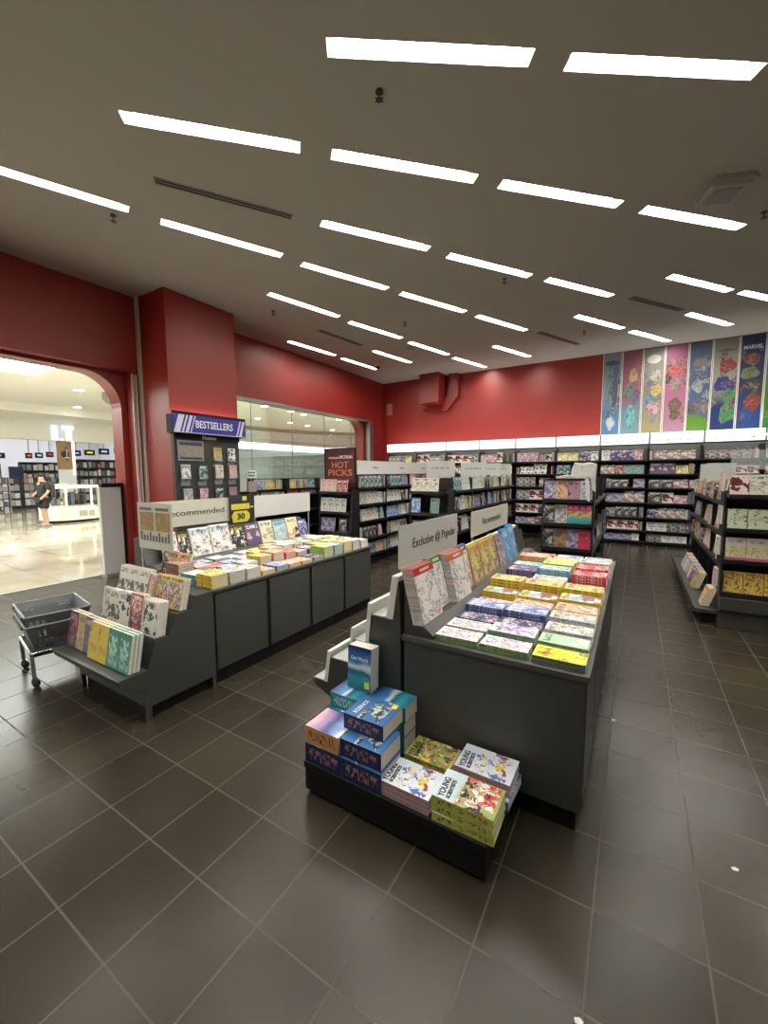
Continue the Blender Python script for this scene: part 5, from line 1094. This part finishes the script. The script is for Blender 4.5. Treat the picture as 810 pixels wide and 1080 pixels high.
# ================================================================== bestsellers board on the red column
o = thing('bestsellers_board', 'tall black wall board headed BESTSELLERS on the red column', 'display board', (-6.13, 4.38, 0))
b = MB(); b.box(0, -.61, .30, .05, .61, 2.27); b.build('board', mat('board_dark', (.03, .032, .03), .5), o, bevel=.003)
b = MB(); b.box(0, -.68, 2.27, .16, .68, 2.55); b.box(.14, -.68, 2.55, .16, .68, 2.60); b.build('header_case', BLK, o)
BLU = mat('header_blue', (.03, .03, .30), .35)
b = MB(); b.box(.1601, -.675, 2.275, .165, .675, 2.555); b.build('header_face', BLU, o)
b = MB()
for a, w_ in ((-.67, .10), (-.54, .03), (-.48, .05), (-.40, .02)): b.prism([(a, 2.28), (a+w_, 2.28), (a+w_+.09, 2.55), (a+.09, 2.55)], 0, .165, .1665)
for a, w_ in ((.50, .03), (.56, .05)): b.prism([(a-.03, 2.28), (a+w_-.03, 2.28), (a+w_+.05, 2.55), (a+.05, 2.55)], 0, .165, .1665)
b.box(.165, -.67, 2.278, .1668, .67, 2.29)
b.build('header_stripes', mat('stripe_white', (.72, .70, .78), .4), o)
text('BESTSELLERS', .16, TXTW, frame((.1672, .05, 2.42), (0, 1, 0), (0, 0, 1)), o, width=.70, bold=.003)
b = MB(); b.box(.05, -.61, 2.19, .075, .61, 2.268); b.build('fascia_strip', BLK, o)
text('Fiction', .08, TXTW, frame((.0765, .0, 2.228), (0, 1, 0), (0, 0, 1)), o, width=.26, bold=.003)
b = MB(); b.box(.05, -.56, 1.85, .07, -.11, 2.17); b.build('notice_frame', STEEL, o)
b = MB(); b.box(.0701, -.545, 1.865, .072, -.125, 2.155); b.build('notice_print', mat('notice_print', (.30, .27, .22), .3, noise=.6, nscale=30), o)
b = MB(); b.box(.0721, -.53, 2.09, .073, -.14, 2.14); b.box(.0721, -.53, 1.875, .073, -.14, 1.905); b.build('notice_bands', NAVY, o)
lampx = MB(); lampx.box(.02, -.6, 2.562, .05, .6, 2.58); lampx.build('top_lamp', emis('strip_top_lamp', (1, .92, .85), 16), o)
BB = [(4.52, 1.85, 'tan'), (4.80, 1.85, 'zebra'), (3.93, 1.56, 'whitedoodle'), (4.23, 1.555, 'tealblack'), (4.54, 1.56, 'creampaper'), (4.82, 1.56, 'pinkpaper'), (3.95, 1.18, 'palegrey'), (4.23, 1.18, 'pinktoy'), (4.53, 1.18, 'greyblack'), (4.80, 1.18, 'rosetower')]
BP = ['top row, left of two', 'top row, right of two', 'second row, first from left', 'second row, second from left', 'second row, third from left', 'second row, last', 'third row, first from left', 'third row, second from left', 'third row, third from left', 'third row, last']
for (y, z, k2), pl in zip(BB, BP):
    h = thing('book_holder', 'clear plastic book holder on the bestsellers board, %s' % pl, 'book holder', (-6.079, y, z), 'book holders on the bestsellers board')
    b = MB(); b.box(0, -.075, 0, .055, .075, .004); b.box(.052, -.075, 0, .055, .075, .04); b.box(0, -.075, -.1, .003, .075, .10); b.build('holder', ACRC, h)
    put(k2, .15, .22, .035, stand((-6.066, y, z+.006), (1, 0), 3), '%s on the bestsellers board, %s' % (DS[k2][1], pl), 'books on the bestsellers board', 'book', 'book', False)

# ---- signs over the tables
def panel_sign(label, x, y0, y1, z0, z1, txt, wt, mt=None, yt=None, leg=True, name='header_sign', tz=None):
    o = thing(name, label, 'sign', (x, (y0+y1)/2, z0), None)
    w = (y1-y0)/2; b = MB(); b.box(-.004, -w, 0, .004, w, z1-z0); b.build('panel', mt or ACR, o)
    if leg:
        b = MB()
        for s in (-1, 1): b.box(-.004, s*(w-.03)-.008, TOP-z0+.0, .004, s*(w-.03)+.008, 0)
        b.build('leg', ACRC, o)
    if txt: text(txt, .085, TXTK, frame((.0052, (yt or 0), (tz or (z1-z0)/2)), (0, 1, 0), (0, 0, 1)), o, width=wt)
    return o
PS = mk_acrylic('pale_paper_sign', (.66, .64, .54), 1, .35)
panel_sign('pale frosted sign reading Exclusive @ Popular above the right table', -1.13, 2.01, 2.90, 1.10, 1.345, 'Exclusive @ Popular', .68, yt=.06)
panel_sign('pale sign reading Recommended above the far part of the right table', -1.13, 3.22, 4.33, 1.115, 1.325, 'Recommended', .55, mt=PS)
panel_sign('long pale sign reading Recommended above the near part of the left table', -3.96, 2.12, 3.08, 1.11, 1.375, 'Recommended', .70, mt=PS, yt=.06)
panel_sign('blank long white sign above the far part of the left table', -3.96, 3.42, 4.45, 1.11, 1.375, None, 0, mt=WHT)
o = panel_sign('square black and yellow discount sign between two long pale signs', -3.93, 3.07, 3.42, 1.06, 1.40, None, 0, mt=TXTK)
YE = mat('sign_yellow', (.72, .62, .06), .5)
b = MB(); b.box(.0045, -.16, .17, .006, .10, .235); b.prism([(-.14, .02), (.06, .02), (.10, .06), (.10, .11), (.06, .15), (-.12, .15), (-.16, .1)], 0, .0045, .006); b.box(.0045, .0, .27, .006, .06, .32); b.box(.0045, .11, .18, .006, .16, .2); b.build('yellow_patch', YE, o)
text('30', .09, TXTK, frame((.0068, -.03, .085), (0, 1, 0), (0, 0, 1)), o, width=.11, bold=.004)
o = thing('poster_board', 'twin-picture poster card standing over the near corner of the left table', 'sign', (-3.47, 1.955, TOP+.001))
b = MB(); b.box(-.27, -.004, .24, .24, .004, .64); b.build('panel', mat('poster_card', (.62, .60, .52), .35), o)
b = MB(); b.box(-.25, -.003, 0, -.235, .003, .24); b.box(.2, -.003, 0, .215, .003, .24); b.box(-.27, -.04, 0, .24, .04, .004); b.build('stand', ACRC, o)
b = MB()
for a in (-.235, .005): b.box(a, -.006, .40, a+.21, -.0045, .56)
b.build('brown_picture', mat('poster_brown', (.38, .24, .08), .5, noise=.8, nscale=25), o)
b = MB()
for a in range(10): b.box(-.23+a*.045, -.006, .31, -.205+a*.045, -.0045, .36+.03*(a % 3 == 0))
b.box(-.23, -.006, .575, -.05, -.0045, .60); b.box(.01, -.006, .575, .20, -.0045, .60)
b.build('dark_print', mat('poster_dark', (.12, .12, .1), .5), o)

# ---- low bookcase below the shop window
o = thing('window_bookcase', 'low black bookcase along the shop window behind the left table', 'shelving', (-6.25, 6.6, 0))
b = MB(); b.box(-.2, -1.4, .08, -.18, 1.55, 1.3)
for y in (-1.4, -.42, .56, 1.53): b.box(-.2, y, 0, .15, y+.02, 1.3)
b.build('carcass', SHLF, o)
for z in (.15, .5, .85, 1.2):
    b = MB()
    for y in (-1.38, -.40, .58): b.box(-.18, y, z-.02, .14, y+.955-.0, z)
    b.build('shelf', SHLF, o)
o = thing('book_crate', 'black wire crate of upright books at the left on the window bookcase', 'crate', (-6.2, 5.75, 1.302), 'book crates on the window bookcase')
def crate(o, w):
    b = MB()
    for s in (-1, 1): b.box(-.08, s*w-.008, 0, .08, s*w+.008, .24)
    b.box(-.08, -w, 0, .08, w, .01); b.box(.072, -w, .0, .08, w, .03); b.box(-.08, -w, .225, -.07, w, .24); b.build('frame', BLK, o)
crate(o, .42)
o = thing('book_crate', 'black wire crate of upright books at the right on the window bookcase', 'crate', (-6.2, 6.75, 1.302), 'book crates on the window bookcase'); crate(o, .48)
for y0, y1, nm in ((5.36, 6.14, 'left crate'), (6.30, 7.2, 'right crate')):
    fill(y0, y1, 1.315, mk_px(-6.14, 1), ['softblue', 'tan', 'greenblue', 'tealblack', 'tan', 'bluedark'], (.1, .13), (.17, .2), '%s in '+nm+' by the window', spines=.6, grp='books in the window crates')
for y0, y1, nm in ((5.22, 6.16, 'left'), (6.2, 7.14, 'middle')):
    fill(y0, y1, 1.203-.35*0, mk_px(-6.12, 1), MIX, (.1, .13), (.07, .075), '%s on the '+nm+' window shelf', spines=.6, grp='books on the window bookcase')
o = thing('label_holder', 'small white card in a holder beside the bestsellers board', 'sign', (-6.1, 5.27, 1.302))
b = MB(); b.box(-.01, -.11, .26, .01, .11, .40); b.build('card', WHT, o)
b = MB(); b.box(-.012, -.01, .0, -.004, .01, .4); b.box(-.02, -.10, .0, .02, .10, .2); b.build('stand', mat('stand_beige', (.35, .3, .24), .5), o)
b = MB()
for q in range(4): b.box(.0101, -.085+.045*q, .345, .0112, -.085+.045*q+.03, .375)
b.box(.0101, -.08, .29, .0112, .07, .31); b.build('lettering', TXTK, o)
# items lying on the table of middle gondola top
# ---- basket trolley with two nested baskets
o = thing('basket_trolley', 'chrome and black trolley on castors carrying two shopping baskets', 'trolley', (-4.12, 1.41, 0), rz=R(-10))
b = MB()
b.tube([(-.25, -.19, .27), (.25, -.19, .27), (.25, .19, .27), (-.25, .19, .27), (-.25, -.19, .27)], .011, n=10); b.build('chrome_frame', CHROME, o)
b = MB(); b.box(-.24, -.18, .235, .24, .18, .262); b.build('tray', RUB, o)
for sx in (-1, 1):
    for sy in (-1, 1):
        lg = MB().cyl((sx*.245, sy*.185, .27), (sx*.24, sy*.18, .07), .014, n=10).build('leg', STEEL, o)
        b = MB(); b.cyl((sx*.24, sy*.18, .072), (sx*.24, sy*.18, .06), .02); b.box(sx*.24-.012, sy*.18-.02, .03, sx*.24+.012, sy*.18+.02, .062); b.build('castor_fork', CHROME, lg)
        b = MB(); b.cyl((sx*.24-.01, sy*.18+.01, .026), (sx*.24+.01, sy*.18+.01, .026), .026, n=16); b.build('castor_wheel', RUB, lg)
def basket(z, label):
    o = thing('shopping_basket', label, 'basket', (-4.12, 1.41, z-.01), 'grey shopping baskets on the trolley', R(-10))
    H = .215; bw, bd, tw, td = .20, .155, .265, .21
    def P(sx, sy, t): return (sx*(bw+(tw-bw)*t), sy*(bd+(td-bd)*t), H*t)
    b = MB()
    e = .006
    def wall(a0, a1, t0, t1, u0, u1):
        """strip of wall between corners a0 and a1 from height t0..t1, along u0..u1"""
        def q(u, t, ins):
            A, B = Vector(P(*a0, t)), Vector(P(*a1, t)); p_ = A.lerp(B, u); c = Vector((0, 0, p_.z)); n_ = (Vector(((A.x+B.x)/2, (A.y+B.y)/2, p_.z))-c).normalized()
            return tuple(p_-n_*ins)
        b.hexa([q(u0, t0, 0), q(u1, t0, 0), q(u1, t0, e), q(u0, t0, e), q(u0, t1, 0), q(u1, t1, 0), q(u1, t1, e), q(u0, t1, e)])
    cs = [((-1, -1), (1, -1)), ((1, -1), (1, 1)), ((1, 1), (-1, 1)), ((-1, 1), (-1, -1))]
    for a0, a1 in cs:
        wall(a0, a1, 0, .12, 0, 1); wall(a0, a1, .80, 1, 0, 1)
        for t in (.22, .32, .42, .52, .62, .72): wall(a0, a1, t, t+.055, 0, 1)
        for u in (0, .09, .18, .28, .38, .48, .58, .68, .78, .88): wall(a0, a1, .12, .80, u, u+.045)
        wall(a0, a1, .12, .80, .955, 1); wall(a0, a1, .45, .8, .3, .68)
    b.box(-bw, -bd, 0, bw, bd, .006)
    b.build('shell', GREYW, o)
    b = MB()
    for a0, a1 in cs:
        A, B = P(*a0, 1), P(*a1, 1); b.cyl(A, B, .009, n=8)
    b.build('rim', GREYW, o)
    b = MB()
    for s in (-1, 1): b.tube([(-tw*.75, s*(td+.004), H), (-tw*.75, s*(td+.012), H-.02), (tw*.75, s*(td+.012), H-.02), (tw*.75, s*(td+.004), H)], .006, n=8)
    b.build('handle', RUB, o)
basket(.275, 'lower grey plastic shopping basket nested on the trolley'); basket(.355, 'upper grey plastic shopping basket, empty, on top of the nested one')
# small litter on the floor
for x, y, l in ((.42, 2.08, 'tiny white scrap of paper on the dark floor tiles, right aisle'), (-.08, 1.22, 'tiny white scrap on the tile joint before the right table'), (-.06, 3.0, 'tiny white scrap beside the right table')):
    b = MB(); b.prism([(0, 0), (.018, .004), (.022, .014), (.01, .02), (-.004, .012)], 2, .0, .002); tag(b.build('paper_scrap', WHT, loc=(x, y, .0)), l, 'litter')

# ================================================================== link the books
MESH = {}
def bmesh_of(key, w, h, t, part):
    kk = (key, round(w, 3), round(h, 3), round(t, 4), part)
    if kk not in MESH:
        mb = book_mb(w, h, t, only={'cover': 'cover', 'pages': 'pages', 'all': None}[part], pages_mi=0 if part == 'pages' else 1)
        MESH[kk] = mb.mesh('book_'+part, {'cover': [DS[key][0]], 'pages': [PAPER], 'all': [DS[key][0], PAPER]}[part])
    return MESH[kk]
camM = cam.matrix_world.inverted()
for q in QUEUE:
    c = camM @ (q['M'] @ Vector((0, q['h']/2, q['t']/2))); d = max(.3, -c.z)
    n = abs((q['M'].to_3x3() @ Vector((0, 0, 1))).dot((cam.matrix_world.translation-(q['M'] @ Vector((0, q['h']/2, 0)))).normalized()))
    X, Y = c.x/d*433.5+405, 540-c.y/d*433.5
    inview = -20 < X < 830 and -20 < Y < 1100
    q['area'] = (q['w']*q['h']*n+q['t']*(q['w']+q['h'])*.5)/d**2*(1 if inview else .0)
    if q['cat'] == 'book' and not inview: q['area'] = 0
books = sorted([q for q in QUEUE if q['cat'] == 'book'], key=lambda q: -q['area'])
lim = 300
ids = {id(q) for q in books[:lim]}
rest = MB(); rm = []; ri = {}
used = {}
for q in QUEUE:
    if q['area'] == 0: continue
    w, h, t, key = q['w'], q['h'], q['t'], q['key']
    if q['cat'] == 'book' and id(q) not in ids:
        if key not in ri: ri[key] = len(rm); rm.append(DS[key][0])
        if 'pages' not in ri: ri['pages'] = len(rm); rm.append(PAPER)
        book_mb(w, h, t, mb=rest, cover_mi=ri[key], pages_mi=ri['pages'], M=q['M']); continue
    lab = ' '.join(q['label'].split())
    for a_, b_ in ((' from the back left corner', ' from corner'), (', spine out', ''), (' book with', ' with'), (' and ', ' '), (' of wall bay', ', bay'), (' on the ', ' on '), (' of the ', ' of '), (' along ', ' '), (' the ', ' '), (', ', ' ')):
        if len(lab.replace('-', ' ').split()) > 15: lab = lab.replace(a_, b_)
    if q['big']:
        o = bpy.data.objects.new(q['name'], bmesh_of(key, w, h, t, 'cover')); COL.objects.link(o)
        g = bpy.data.objects.new('pages', bmesh_of(key, w, h, t, 'pages')); COL.objects.link(g); g.parent = o
    else:
        o = bpy.data.objects.new(q['name'], bmesh_of(key, w, h, t, 'all')); COL.objects.link(o)
    o.matrix_world = q['M']
    tag(o, lab, q['cat'], q['group'])
    if q['extra']: q['extra'](o, w, h, t)
if rest.v:
    o = rest.build('far_books', rm); tag(o, 'small far books filling the shelves of the back wall and gondolas', 'books', None, 'stuff')
print('BOOKS', len(QUEUE), 'individual', len(ids), 'rest', len(books)-len(ids), 'comics', len([q for q in QUEUE if q['cat'] == 'comic book']))
